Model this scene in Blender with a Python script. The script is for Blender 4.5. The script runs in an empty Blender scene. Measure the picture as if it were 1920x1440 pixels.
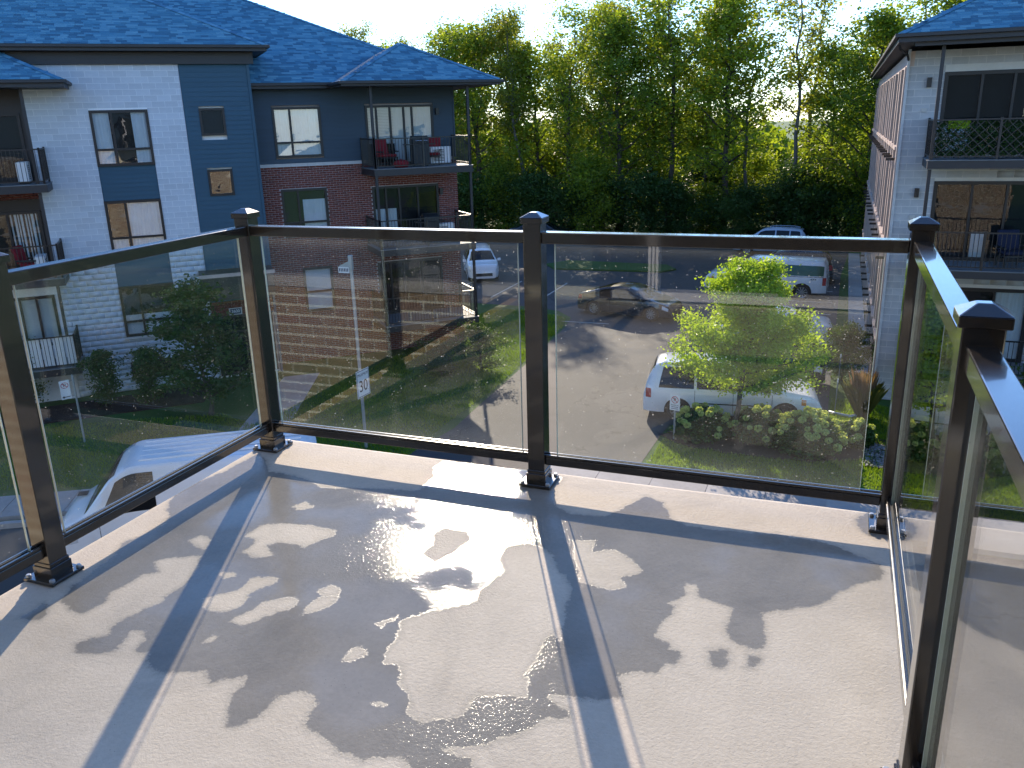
import bpy, math, random
import numpy as np
from mathutils import Matrix, Vector

random.seed(7)
RNG = np.random.default_rng(7)
rad = math.radians
SC = bpy.context.scene
COL = SC.collection

# ------------------------------------------------------------------ camera
cam_data = bpy.data.cameras.new('camera')
cam_data.sensor_width = 36.0
cam_data.lens = 1575.6 / 1920 * 36.0
cam_data.clip_start = 0.05
cam_data.clip_end = 3000
cam = bpy.data.objects.new('camera', cam_data)
COL.objects.link(cam)
pitch, roll, yaw = 0.305, -0.0282, 0.3726
fw = Vector((-math.sin(yaw) * math.cos(pitch), math.cos(yaw) * math.cos(pitch), -math.sin(pitch)))
rr = Vector((math.cos(yaw), math.sin(yaw), 0))
uu = rr.cross(fw)
R_ = rr * math.cos(roll) + uu * math.sin(roll)
U_ = -rr * math.sin(roll) + uu * math.cos(roll)
CAM = Vector((0, -2.9854, 1.4215))
m4 = Matrix(((R_.x, U_.x, -fw.x, CAM.x), (R_.y, U_.y, -fw.y, CAM.y), (R_.z, U_.z, -fw.z, CAM.z), (0, 0, 0, 1)))
cam.matrix_world = m4
SC.camera = cam

# ------------------------------------------------------------------ sky, sun, exposure
SUN_AZ, SUN_EL = -25.0, 23.5          # degrees; azimuth measured from +Y towards +X
world = bpy.data.worlds.new('World')
SC.world = world
world.use_nodes = True
wn = world.node_tree
wn.nodes.clear()
sky = wn.nodes.new('ShaderNodeTexSky')
sky.sky_type = 'NISHITA'
sky.sun_disc = False
sky.sun_elevation = rad(SUN_EL)
sky.sun_rotation = rad(SUN_AZ)
sky.air_density = 1.0
sky.dust_density = 0.0
sky.ozone_density = 4.0
bg = wn.nodes.new('ShaderNodeBackground')
bg.inputs['Strength'].default_value = 0.15
wo = wn.nodes.new('ShaderNodeOutputWorld')
tintn = wn.nodes.new('ShaderNodeMix'); tintn.data_type = 'RGBA'; tintn.blend_type = 'MULTIPLY'
tintn.inputs[0].default_value = 1.0
tintn.inputs[7].default_value = (0.88, 0.98, 1.14, 1)      # camera white balance leans cool
wn.links.new(sky.outputs[0], tintn.inputs[6])
wn.links.new(tintn.outputs[2], bg.inputs[0])
wn.links.new(bg.outputs[0], wo.inputs[0])

sd = bpy.data.lights.new('sun', 'SUN')
sd.energy = 3.8
sd.angle = rad(0.5)
sd.color = (1.0, 0.84, 0.66)
sun = bpy.data.objects.new('sun', sd)
COL.objects.link(sun)
sun.location = (-30, 60, 40)
sdir = Vector((math.sin(rad(SUN_AZ)) * math.cos(rad(SUN_EL)), math.cos(rad(SUN_AZ)) * math.cos(rad(SUN_EL)), math.sin(rad(SUN_EL))))
sun.rotation_euler = sdir.to_track_quat('Z', 'Y').to_euler()

SC.view_settings.view_transform = 'Standard'
SC.view_settings.look = 'None'
SC.view_settings.exposure = 1.05
SC.view_settings.gamma = 1.0
SC.view_settings.use_curve_mapping = False
SC.render.engine = 'CYCLES'
SC.cycles.use_denoising = True
SC.cycles.max_bounces = 10
SC.cycles.transparent_max_bounces = 24
SC.cycles.sample_clamp_indirect = 6.0
SC.cycles.use_adaptive_sampling = True
SC.cycles.adaptive_threshold = 0.015

# ------------------------------------------------------------------ material helpers
MATS = {}
class NT:
    def __init__(s, name):
        s.m = bpy.data.materials.new(name); s.m.use_nodes = True
        s.t = s.m.node_tree; s.t.nodes.clear()
        s.out = s.t.nodes.new('ShaderNodeOutputMaterial')
    def n(s, typ, **kw):
        nd = s.t.nodes.new('ShaderNode' + typ)
        for k, v in kw.items():
            if k in nd.inputs.keys(): nd.inputs[k].default_value = v
            else: setattr(nd, k, v)
        return nd
    def l(s, a, b): s.t.links.new(a, b)
    def math(s, op, a, b=None, c=None, clamp=False):
        nd = s.t.nodes.new('ShaderNodeMath'); nd.operation = op; nd.use_clamp = clamp
        for i, v in enumerate((a, b, c)):
            if v is None: continue
            if isinstance(v, (int, float)): nd.inputs[i].default_value = v
            else: s.l(v, nd.inputs[i])
        return nd.outputs[0]
    def ramp(s, fac, stops):
        nd = s.t.nodes.new('ShaderNodeValToRGB')
        cr = nd.color_ramp
        while len(cr.elements) < len(stops): cr.elements.new(0.5)
        for e, (p, c) in zip(cr.elements, stops):
            e.position = p
            e.color = c if len(c) == 4 else (*c, 1)
        s.l(fac, nd.inputs[0])
        return nd.outputs[0]
    def mix(s, fac, a, b, mode='MIX'):
        nd = s.t.nodes.new('ShaderNodeMix'); nd.data_type = 'RGBA'; nd.blend_type = mode
        for i, v in ((0, fac), (6, a), (7, b)):
            if isinstance(v, (int, float)): nd.inputs[i].default_value = v
            elif isinstance(v, tuple): nd.inputs[i].default_value = v if len(v) == 4 else (*v, 1)
            else: s.l(v, nd.inputs[i])
        return nd.outputs[2]
    def noise(s, scale, detail=4, rough=0.55, coord='Object', dist=0.0, vec=None):
        if vec is None:
            tc = s.n('TexCoord'); vec = tc.outputs[coord]
        nd = s.n('TexNoise', Scale=scale, Detail=detail, Roughness=rough, Distortion=dist)
        s.l(vec, nd.inputs['Vector'])
        return nd.outputs[0]
    def done(s, surf):
        s.l(surf, s.out.inputs['Surface']); return s.m

def pbr(name, col, rough=0.6, spec=0.5, metal=0.0, var=0.12, vscale=3.0, bump=0.0, bscale=40.0, rvar=0.0, objvar=0.0, coat=0.0, stretch=None):
    """principled material with two scales of colour noise, optional bump and a per-object tint"""
    if name in MATS: return MATS[name]
    t = NT(name)
    p = t.n('BsdfPrincipled')
    p.inputs['Roughness'].default_value = rough
    p.inputs['Specular IOR Level'].default_value = spec
    p.inputs['Metallic'].default_value = metal
    p.inputs['Coat Weight'].default_value = coat
    p.inputs['Coat Roughness'].default_value = 0.06
    tc = t.n('TexCoord')
    vec = tc.outputs['Object']
    if stretch:
        mp = t.n('Mapping'); mp.inputs['Scale'].default_value = stretch
        t.l(vec, mp.inputs['Vector']); vec = mp.outputs[0]
    n1 = t.noise(vscale, 5, 0.6, vec=vec)
    n2 = t.noise(vscale * 9, 3, 0.6, vec=vec)
    f = t.math('ADD', t.math('MULTIPLY', n1, 0.65), t.math('MULTIPLY', n2, 0.35))
    lo = tuple(max(0, c * (1 - var * 1.6)) for c in col); hi = tuple(min(1, c * (1 + var * 1.6)) for c in col)
    c = t.ramp(f, [(0.3, lo), (0.7, hi)])
    if objvar:
        oi = t.n('ObjectInfo')
        h = t.n('HueSaturation')
        t.l(c, h.inputs['Color'])
        t.l(t.math('MULTIPLY_ADD', oi.outputs['Random'], objvar * 2, 1 - objvar), h.inputs['Value'])
        c = h.outputs[0]
    t.l(c, p.inputs['Base Color'])
    if rvar:
        t.l(t.math('MULTIPLY_ADD', n2, rvar * 2, rough - rvar, clamp=True), p.inputs['Roughness'])
    if bump:
        b = t.n('Bump', Strength=bump, Distance=0.02)
        t.l(t.noise(bscale, 4, 0.6, vec=vec), b.inputs['Height'])
        t.l(b.outputs[0], p.inputs['Normal'])
    MATS[name] = t.done(p.outputs[0])
    return MATS[name]

def glass_mat(name, f0=0.05, tint=(0.93, 0.965, 0.95), dirt=0.0, wav=0.0, body=0.0, bodycol=(0.01, 0.012, 0.015)):
    """thin architectural glass: Schlick mirror reflection over a clear (or dark-bodied) pane, with a little dust"""
    if name in MATS: return MATS[name]
    t = NT(name)
    g = t.n('NewGeometry')
    nrm = g.outputs['Normal']
    gl = t.n('BsdfGlossy', Roughness=0.0)
    if wav:
        b = t.n('Bump', Strength=wav, Distance=0.05)
        mp = t.n('Mapping'); mp.inputs['Scale'].default_value = (1, 1, 1.6)
        tc = t.n('TexCoord'); t.l(tc.outputs['Object'], mp.inputs[0])
        t.l(t.noise(1.7, 2, 0.5, vec=mp.outputs[0]), b.inputs['Height'])
        t.l(b.outputs[0], gl.inputs['Normal'])
    d = t.n('VectorMath', operation='DOT_PRODUCT')
    t.l(g.outputs['Incoming'], d.inputs[0]); t.l(nrm, d.inputs[1])
    c = t.math('ABSOLUTE', d.outputs['Value'])
    f = t.math('MULTIPLY_ADD', t.math('POWER', t.math('SUBTRACT', 1.0, c, clamp=True), 5.0), 1 - f0, f0, clamp=True)
    tr = t.n('BsdfTransparent', Color=(*tint, 1))
    base = tr.outputs[0]
    if body:
        df = t.n('BsdfDiffuse', Color=(*bodycol, 1))
        mx = t.n('MixShader'); mx.inputs[0].default_value = body
        t.l(base, mx.inputs[1]); t.l(df.outputs[0], mx.inputs[2]); base = mx.outputs[0]
    if dirt:
        tl = t.n('BsdfTranslucent', Color=(0.8, 0.8, 0.75, 1))
        tc = t.n('TexCoord'); ob = tc.outputs['Object']
        n1 = t.noise(2.2, 6, 0.7, vec=ob)
        mp = t.n('Mapping'); mp.inputs['Scale'].default_value = (9, 9, 0.9); t.l(ob, mp.inputs[0])
        streak = t.math('SUBTRACT', t.noise(2.0, 5, 0.65, vec=mp.outputs[0]), 0.55, clamp=True)
        sx = t.n('SeparateXYZ'); t.l(ob, sx.inputs[0])
        foot = t.math('POWER', t.math('SUBTRACT', 1.0, t.math('DIVIDE', t.math('SUBTRACT', sx.outputs[2], 0.12), 0.16), clamp=True), 2.0)
        head = t.math('POWER', t.math('SUBTRACT', 1.0, t.math('DIVIDE', t.math('SUBTRACT', 0.98, sx.outputs[2]), 0.07), clamp=True), 2.0)
        rim = t.math('MULTIPLY', t.math('ADD', foot, head), t.math('MULTIPLY', n1, 0.05))
        spots = t.math('GREATER_THAN', t.noise(120, 2, 0.5, vec=ob), 0.745)
        drops = t.math('GREATER_THAN', t.noise(38, 2, 0.5, vec=ob), 0.80)
        dd = t.math('MULTIPLY', t.math('SUBTRACT', n1, 0.35, clamp=True), dirt)
        dd = t.math('ADD', dd, t.math('MULTIPLY', streak, dirt * 3.0))
        dd = t.math('ADD', dd, rim)
        dd = t.math('ADD', dd, t.math('ADD', t.math('MULTIPLY', spots, 0.35), t.math('MULTIPLY', drops, 0.12)), clamp=True)
        mx = t.n('MixShader'); t.l(dd, mx.inputs[0]); t.l(base, mx.inputs[1]); t.l(tl.outputs[0], mx.inputs[2]); base = mx.outputs[0]
    mx = t.n('MixShader')
    t.l(f, mx.inputs[0]); t.l(base, mx.inputs[1]); t.l(gl.outputs[0], mx.inputs[2])
    MATS[name] = t.done(mx.outputs[0])
    return MATS[name]

def leaf_mat(name, c_lo, c_hi, trans=0.45, rough=0.5):
    if name in MATS: return MATS[name]
    t = NT(name)
    at = t.n('Attribute', attribute_name='tint')
    oi = t.n('ObjectInfo')
    f = t.math('ADD', t.math('MULTIPLY', at.outputs['Fac'], 0.75), t.math('MULTIPLY', oi.outputs['Random'], 0.25))
    c = t.ramp(f, [(0.05, c_lo), (0.95, c_hi)])
    p = t.n('BsdfPrincipled', Roughness=rough)
    p.inputs['Specular IOR Level'].default_value = 0.35
    t.l(c, p.inputs['Base Color'])
    tl = t.n('BsdfTranslucent')
    ct = t.mix(1.0, c, (1.6, 1.45, 0.5, 1), 'MULTIPLY')
    t.l(ct, tl.inputs['Color'])
    mx = t.n('MixShader'); mx.inputs[0].default_value = trans
    t.l(p.outputs[0], mx.inputs[1]); t.l(tl.outputs[0], mx.inputs[2])
    MATS[name] = t.done(mx.outputs[0])
    return MATS[name]

# ------------------------------------------------------------------ object helpers
def prep(o, label=None, cat=None, group=None, kind=None):
    if label: o['label'] = label
    if cat: o['category'] = cat
    if group: o['group'] = group
    if kind: o['kind'] = kind
    return o

def thing(name, label, cat, loc=(0, 0, 0), rz=0.0, group=None):
    o = bpy.data.objects.new(name, None)
    o.empty_display_size = 0.3
    COL.objects.link(o)
    o.location = loc; o.rotation_euler = (0, 0, rz)
    return prep(o, label, cat, group)

class MB:
    def __init__(s): s.v = []; s.f = []
    def add(s, vs, fs):
        k = len(s.v); s.v += [tuple(p) for p in vs]; s.f += [tuple(i + k for i in q) for q in fs]; return s
    def box(s, x0, x1, y0, y1, z0, z1):
        return s.add([(x0, y0, z0), (x1, y0, z0), (x1, y1, z0), (x0, y1, z0), (x0, y0, z1), (x1, y0, z1), (x1, y1, z1), (x0, y1, z1)],
                     [(0, 3, 2, 1), (4, 5, 6, 7), (0, 1, 5, 4), (1, 2, 6, 5), (2, 3, 7, 6), (3, 0, 4, 7)])
    def quad(s, a, b, c, d): return s.add([a, b, c, d], [(0, 1, 2, 3)])
    def poly(s, pts): return s.add(pts, [tuple(range(len(pts)))])
    def prism(s, pts, z0, z1):
        n = len(pts)
        vs = [(p[0], p[1], z0) for p in pts] + [(p[0], p[1], z1) for p in pts]
        fs = [tuple(range(n))[::-1], tuple(range(n, 2 * n))] + [(i, (i + 1) % n, n + (i + 1) % n, n + i) for i in range(n)]
        return s.add(vs, fs)
    def tube(s, pts, rs, n=8, cap=True):
        pts = [Vector(p) for p in pts]
        if isinstance(rs, (int, float)): rs = [rs] * len(pts)
        vs = []; fs = []
        up = Vector((0, 0, 1))
        a = None
        for i, p in enumerate(pts):
            d = (pts[min(i + 1, len(pts) - 1)] - pts[max(i - 1, 0)]).normalized()
            if a is None:
                a = d.cross(up)
                if a.length < 1e-3: a = d.cross(Vector((1, 0, 0)))
            else: a = a - d * a.dot(d)
            a.normalize(); b = d.cross(a)
            for j in range(n):
                t = 2 * math.pi * j / n
                vs.append(p + (a * math.cos(t) + b * math.sin(t)) * rs[i])
        for i in range(len(pts) - 1):
            for j in range(n):
                fs.append((i * n + j, i * n + (j + 1) % n, (i + 1) * n + (j + 1) % n, (i + 1) * n + j))
        if cap:
            fs.append(tuple(range(n))[::-1]); fs.append(tuple((len(pts) - 1) * n + j for j in range(n)))
        return s.add(vs, fs)
    def lathe(s, prof, c=(0, 0, 0), n=20, axis='z'):
        vs = []; fs = []
        for r, h in prof:
            for j in range(n):
                t = 2 * math.pi * j / n
                x, y = r * math.cos(t), r * math.sin(t)
                vs.append((c[0] + x, c[1] + y, c[2] + h) if axis == 'z' else (c[0] + x, c[1] + h, c[2] + y))
        for i in range(len(prof) - 1):
            for j in range(n):
                fs.append((i * n + j, i * n + (j + 1) % n, (i + 1) * n + (j + 1) % n, (i + 1) * n + j))
        fs.append(tuple(range(n))[::-1]); fs.append(tuple((len(prof) - 1) * n + j for j in range(n)))
        return s.add(vs, fs)
    def mesh(s, name, mat=None, smooth=False):
        me = bpy.data.meshes.new(name)
        me.from_pydata(s.v, [], s.f); me.update()
        if mat: me.materials.append(mat)
        if smooth: me.polygons.foreach_set('use_smooth', [True] * len(me.polygons))
        return me
    def build(s, name, mat, parent=None, smooth=False, bevel=0.0, loc=None, rot=None):
        o = bpy.data.objects.new(name, s.mesh(name, mat, smooth))
        COL.objects.link(o)
        if parent: o.parent = parent
        if loc: o.location = loc
        if rot: o.rotation_euler = rot
        if bevel:
            b = o.modifiers.new('bevel', 'BEVEL'); b.width = bevel; b.segments = 2; b.limit_method = 'ANGLE'; b.angle_limit = rad(40)
        return o

def inst(name, me, parent=None, loc=(0, 0, 0), rz=0.0, sc=(1, 1, 1)):
    o = bpy.data.objects.new(name, me); COL.objects.link(o)
    if parent: o.parent = parent
    o.location = loc; o.rotation_euler = (0, 0, rz); o.scale = sc
    return o

def copy_tree(o, parent=None):
    c = o.copy(); COL.objects.link(c)
    if parent: c.parent = parent
    for ch in list(o.children): copy_tree(ch, c)
    return c

def text_part(name, s, size, mat, parent, loc, rot, ext=0.002, sx=1.0):
    cu = bpy.data.curves.new(name, 'FONT')
    cu.body = s; cu.size = size; cu.extrude = ext; cu.align_x = 'CENTER'; cu.align_y = 'CENTER'
    tmp = bpy.data.objects.new('tmp_text', cu); COL.objects.link(tmp)
    dg = bpy.context.evaluated_depsgraph_get(); dg.update()
    me = bpy.data.meshes.new_from_object(tmp.evaluated_get(dg))
    me.name = name
    bpy.data.objects.remove(tmp); bpy.data.curves.remove(cu)
    me.materials.clear(); me.materials.append(mat)
    o = bpy.data.objects.new(name, me); COL.objects.link(o)
    o.parent = parent; o.location = loc; o.rotation_euler = rot; o.scale = (sx, 1, 1)
    return o

def np_mesh(name, V, F, mat, tint=None, smooth=False):
    """V (n,3) F (m,k) arrays -> mesh; tint is one float per face"""
    me = bpy.data.meshes.new(name)
    m, k = F.shape
    me.vertices.add(len(V)); me.vertices.foreach_set('co', np.asarray(V, np.float32).ravel())
    me.loops.add(m * k); me.loops.foreach_set('vertex_index', np.asarray(F, np.int32).ravel())
    me.polygons.add(m); me.polygons.foreach_set('loop_start', np.arange(0, m * k, k, dtype=np.int32))
    me.update(calc_edges=True)
    if tint is not None:
        a = me.attributes.new('tint', 'FLOAT', 'FACE'); a.data.foreach_set('value', np.asarray(tint, np.float32))
    me.materials.append(mat)
    if smooth: me.polygons.foreach_set('use_smooth', [True] * m)
    return me

def leaf_quads(P, size, flat=0.5, droop=0.0, aspect=0.55, rng=RNG, fold=0.25):
    """leaf blades (a folded pair of triangles sharing the midrib) at points P"""
    n = len(P)
    a = rng.uniform(0, 2 * np.pi, n)
    d = np.stack([np.cos(a), np.sin(a), rng.normal(-droop, 0.45, n)], 1)
    d /= np.linalg.norm(d, axis=1, keepdims=True)
    up = rng.normal(0, 1, (n, 3)) * (1 - flat) + np.array([0, 0, 1.0]) * flat
    s = np.cross(d, up); s /= np.linalg.norm(s, axis=1, keepdims=True) + 1e-9
    nn = np.cross(s, d)
    L = size * rng.uniform(0.65, 1.3, n)[:, None]
    W = L * aspect * 0.5
    base = P - d * L * 0.5; tip = P + d * L * 0.5
    m1 = P + s * W + nn * W * fold; m2 = P - s * W + nn * W * fold
    V = np.concatenate([base[:, None], m1[:, None], tip[:, None], m2[:, None]], 1).reshape(-1, 3)
    i = np.arange(n)[:, None] * 4
    return V, np.concatenate([i, i + 1, i + 2, i + 3], 1)

# ================================================================== MATERIALS
G = -7.4                                # ground level; the balcony floor is z = 0
bronze = pbr('bronze_paint', (0.020, 0.016, 0.013), 0.24, 0.5, var=0.10, vscale=5, rvar=0.05, coat=0.85)
rubber = pbr('black_rubber', (0.012, 0.012, 0.012), 0.6)
steel = pbr('galvanised_steel', (0.42, 0.44, 0.46), 0.42, metal=0.6, var=0.1, vscale=5)
panel_glass = glass_mat('railing_glass', 0.056, tint=(0.97, 0.985, 0.975), dirt=0.006)
glass_edge = pbr('glass_edge', (0.62, 0.72, 0.66), 0.25, 0.8, var=0.05)
window_glass = glass_mat('window_glass', 0.13, tint=(0.80, 0.84, 0.85), wav=0.05)
door_glass = glass_mat('door_glass', 0.05, tint=(0.7, 0.75, 0.75), wav=0.04)
car_glass = glass_mat('car_glass', 0.045, body=0.96, bodycol=(0.006, 0.008, 0.01))
white_block = pbr('white_block', (0.54, 0.57, 0.62), 0.8, var=0.06, vscale=6, bump=0.25, bscale=60, objvar=0.07)
mortar = pbr('white_mortar', (0.84, 0.85, 0.86), 0.9, var=0.05)
grey_block = pbr('pale_grey_block', (0.44, 0.45, 0.47), 0.8, var=0.08, vscale=5, bump=0.25, bscale=60, objvar=0.09)
grey_mortar = pbr('pale_mortar', (0.66, 0.65, 0.63), 0.9, var=0.05)
siding_blue = pbr('slate_siding', (0.024, 0.078, 0.122), 0.6, var=0.08, vscale=4, objvar=0.05, stretch=(0.3, 1, 3))
siding_dark = pbr('charcoal_siding', (0.026, 0.052, 0.078), 0.6, var=0.08, vscale=4, objvar=0.05, stretch=(0.3, 1, 3))
fascia_mat = pbr('charcoal_fascia', (0.022, 0.022, 0.025), 0.5, var=0.08)
soffit_mat = pbr('soffit', (0.05, 0.045, 0.045), 0.6)
red_mortar = pbr('grey_mortar', (0.44, 0.39, 0.38), 0.9)
stone_band = pbr('limestone', (0.52, 0.51, 0.49), 0.8, var=0.07, bump=0.1)
frame_dark = pbr('dark_window_frame', (0.010, 0.009, 0.009), 0.45)
room_dark = pbr('dark_room_sheet', (0.010, 0.011, 0.013), 0.9)
curtain_m = pbr('pale_curtain', (0.72, 0.74, 0.77), 0.9, var=0.05)
blind_m = pbr('white_blind', (0.75, 0.75, 0.75), 0.7, var=0.03)
concrete = pbr('concrete', (0.36, 0.34, 0.32), 0.85, var=0.12, vscale=1.2, bump=0.15, bscale=80, objvar=0.08)
black_paint = pbr('black_paint', (0.012, 0.012, 0.013), 0.4)
white_paint = pbr('white_sign_paint', (0.80, 0.80, 0.78), 0.5, var=0.03)
red_paint = pbr('red_sign_paint', (0.45, 0.03, 0.04), 0.5)
navy_paint = pbr('navy_sign_paint', (0.03, 0.05, 0.10), 0.5)
red_fabric = pbr('red_fabric', (0.21, 0.008, 0.014), 0.85, var=0.15, bump=0.1)
blue_fabric = pbr('blue_fabric', (0.004, 0.009, 0.035), 0.85, var=0.15)
white_plastic = pbr('white_plastic', (0.78, 0.78, 0.77), 0.4, var=0.03)
tan_panel = pbr('tan_panel', (0.52, 0.40, 0.34), 0.7, var=0.08, vscale=2)
bark = pbr('bark', (0.085, 0.068, 0.052), 0.9, var=0.3, vscale=5, bump=0.6, bscale=18, stretch=(3, 3, 0.5))
mulch_m = pbr('mulch', (0.030, 0.018, 0.012), 0.95, var=0.5, vscale=12, bump=0.8, bscale=40)

def brick_mat(name, stops):
    t = NT(name)
    p = t.n('BsdfPrincipled', Roughness=0.85)
    at = t.n('Attribute', attribute_name='tint')
    oi = t.n('ObjectInfo')
    f = t.math('FRACT', t.math('ADD', at.outputs['Fac'], oi.outputs['Random']))
    c = t.ramp(f, stops)
    n = t.noise(30, 4, 0.6)
    c2 = t.mix(t.math('MULTIPLY', n, 0.3), c, (0.05, 0.03, 0.025), 'MIX')
    t.l(c2, p.inputs['Base Color'])
    b = t.n('Bump', Strength=0.4, Distance=0.005); t.l(t.noise(120, 3), b.inputs['Height']); t.l(b.outputs[0], p.inputs['Normal'])
    return t.done(p.outputs[0])
red_brick = brick_mat('red_brick', [(0, (0.185, 0.045, 0.032)), (0.5, (0.23, 0.060, 0.040)), (1, (0.14, 0.036, 0.028))])
tan_brick = brick_mat('tan_brick', [(0, (0.44, 0.31, 0.18)), (0.45, (0.50, 0.36, 0.20)), (0.8, (0.36, 0.27, 0.17)), (1, (0.46, 0.27, 0.17))])
tan_mortar = pbr('tan_mortar', (0.90, 0.84, 0.68), 0.9)

def shingle_mat():
    t = NT('blue_grey_shingle')
    p = t.n('BsdfPrincipled', Roughness=0.75)
    at = t.n('Attribute', attribute_name='tint')
    c = t.ramp(at.outputs['Fac'], [(0, (0.026, 0.135, 0.245)), (0.45, (0.055, 0.240, 0.395)), (1, (0.13, 0.35, 0.50))])
    c = t.mix(t.math('MULTIPLY', t.noise(220, 2, 0.5), 0.5), c, (0.05, 0.06, 0.075))
    t.l(c, p.inputs['Base Color'])
    b = t.n('Bump', Strength=0.5, Distance=0.004); t.l(t.noise(300, 2), b.inputs['Height']); t.l(b.outputs[0], p.inputs['Normal'])
    return t.done(p.outputs[0])
shingle = shingle_mat()

def asphalt_mat():
    t = NT('asphalt')
    tc = t.n('TexCoord'); ob = tc.outputs['Object']
    p = t.n('BsdfPrincipled', Roughness=0.8)
    n1 = t.noise(0.35, 6, 0.65, vec=ob); n2 = t.noise(60, 3, 0.7, vec=ob); n3 = t.noise(4, 5, 0.6, vec=ob)
    f = t.math('ADD', t.math('MULTIPLY', n1, 0.5), t.math('MULTIPLY', n2, 0.5))
    c = t.ramp(f, [(0.32, (0.036, 0.035, 0.035)), (0.68, (0.086, 0.081, 0.077))])
    vo = t.n('TexVoronoi', feature='DISTANCE_TO_EDGE', Scale=0.22)
    wv = t.n('VectorMath', operation='ADD'); nz = t.n('TexNoise', Scale=1.1, Detail=5.0); t.l(ob, nz.inputs['Vector'])
    sc = t.n('VectorMath', operation='SCALE'); sc.inputs['Scale'].default_value = 1.6; t.l(nz.outputs['Color'], sc.inputs[0])
    t.l(ob, wv.inputs[0]); t.l(sc.outputs[0], wv.inputs[1]); t.l(wv.outputs[0], vo.inputs['Vector'])
    crack = t.math('MULTIPLY', t.math('LESS_THAN', vo.outputs['Distance'], 0.006), t.math('GREATER_THAN', n1, 0.47))
    c = t.mix(t.math('MULTIPLY', crack, 0.75), c, (0.012, 0.012, 0.012))
    oil = t.math('MULTIPLY', t.math('SUBTRACT', t.noise(0.9, 4, 0.6, vec=ob), 0.60, clamp=True), 4.0, clamp=True)
    c = t.mix(t.math('MULTIPLY', oil, 0.6), c, (0.02, 0.02, 0.02))
    t.l(c, p.inputs['Base Color'])
    b = t.n('Bump', Strength=0.6, Distance=0.01); t.l(n2, b.inputs['Height']); t.l(b.outputs[0], p.inputs['Normal'])
    return t.done(p.outputs[0])
asphalt = asphalt_mat()

def lawn_mat():
    t = NT('lawn')
    p = t.n('BsdfPrincipled', Roughness=0.9)
    n1 = t.noise(0.35, 5, 0.6); n2 = t.noise(18, 5, 0.7)
    f = t.math('ADD', t.math('MULTIPLY', n1, 0.5), t.math('MULTIPLY', n2, 0.5))
    t.l(t.ramp(f, [(0.3, (0.025, 0.070, 0.010)), (0.55, (0.050, 0.125, 0.014)), (0.75, (0.11, 0.18, 0.025))]), p.inputs['Base Color'])
    b = t.n('Bump', Strength=1.0, Distance=0.05); t.l(n2, b.inputs['Height']); t.l(b.outputs[0], p.inputs['Normal'])
    return t.done(p.outputs[0])
lawn = lawn_mat()

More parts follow.
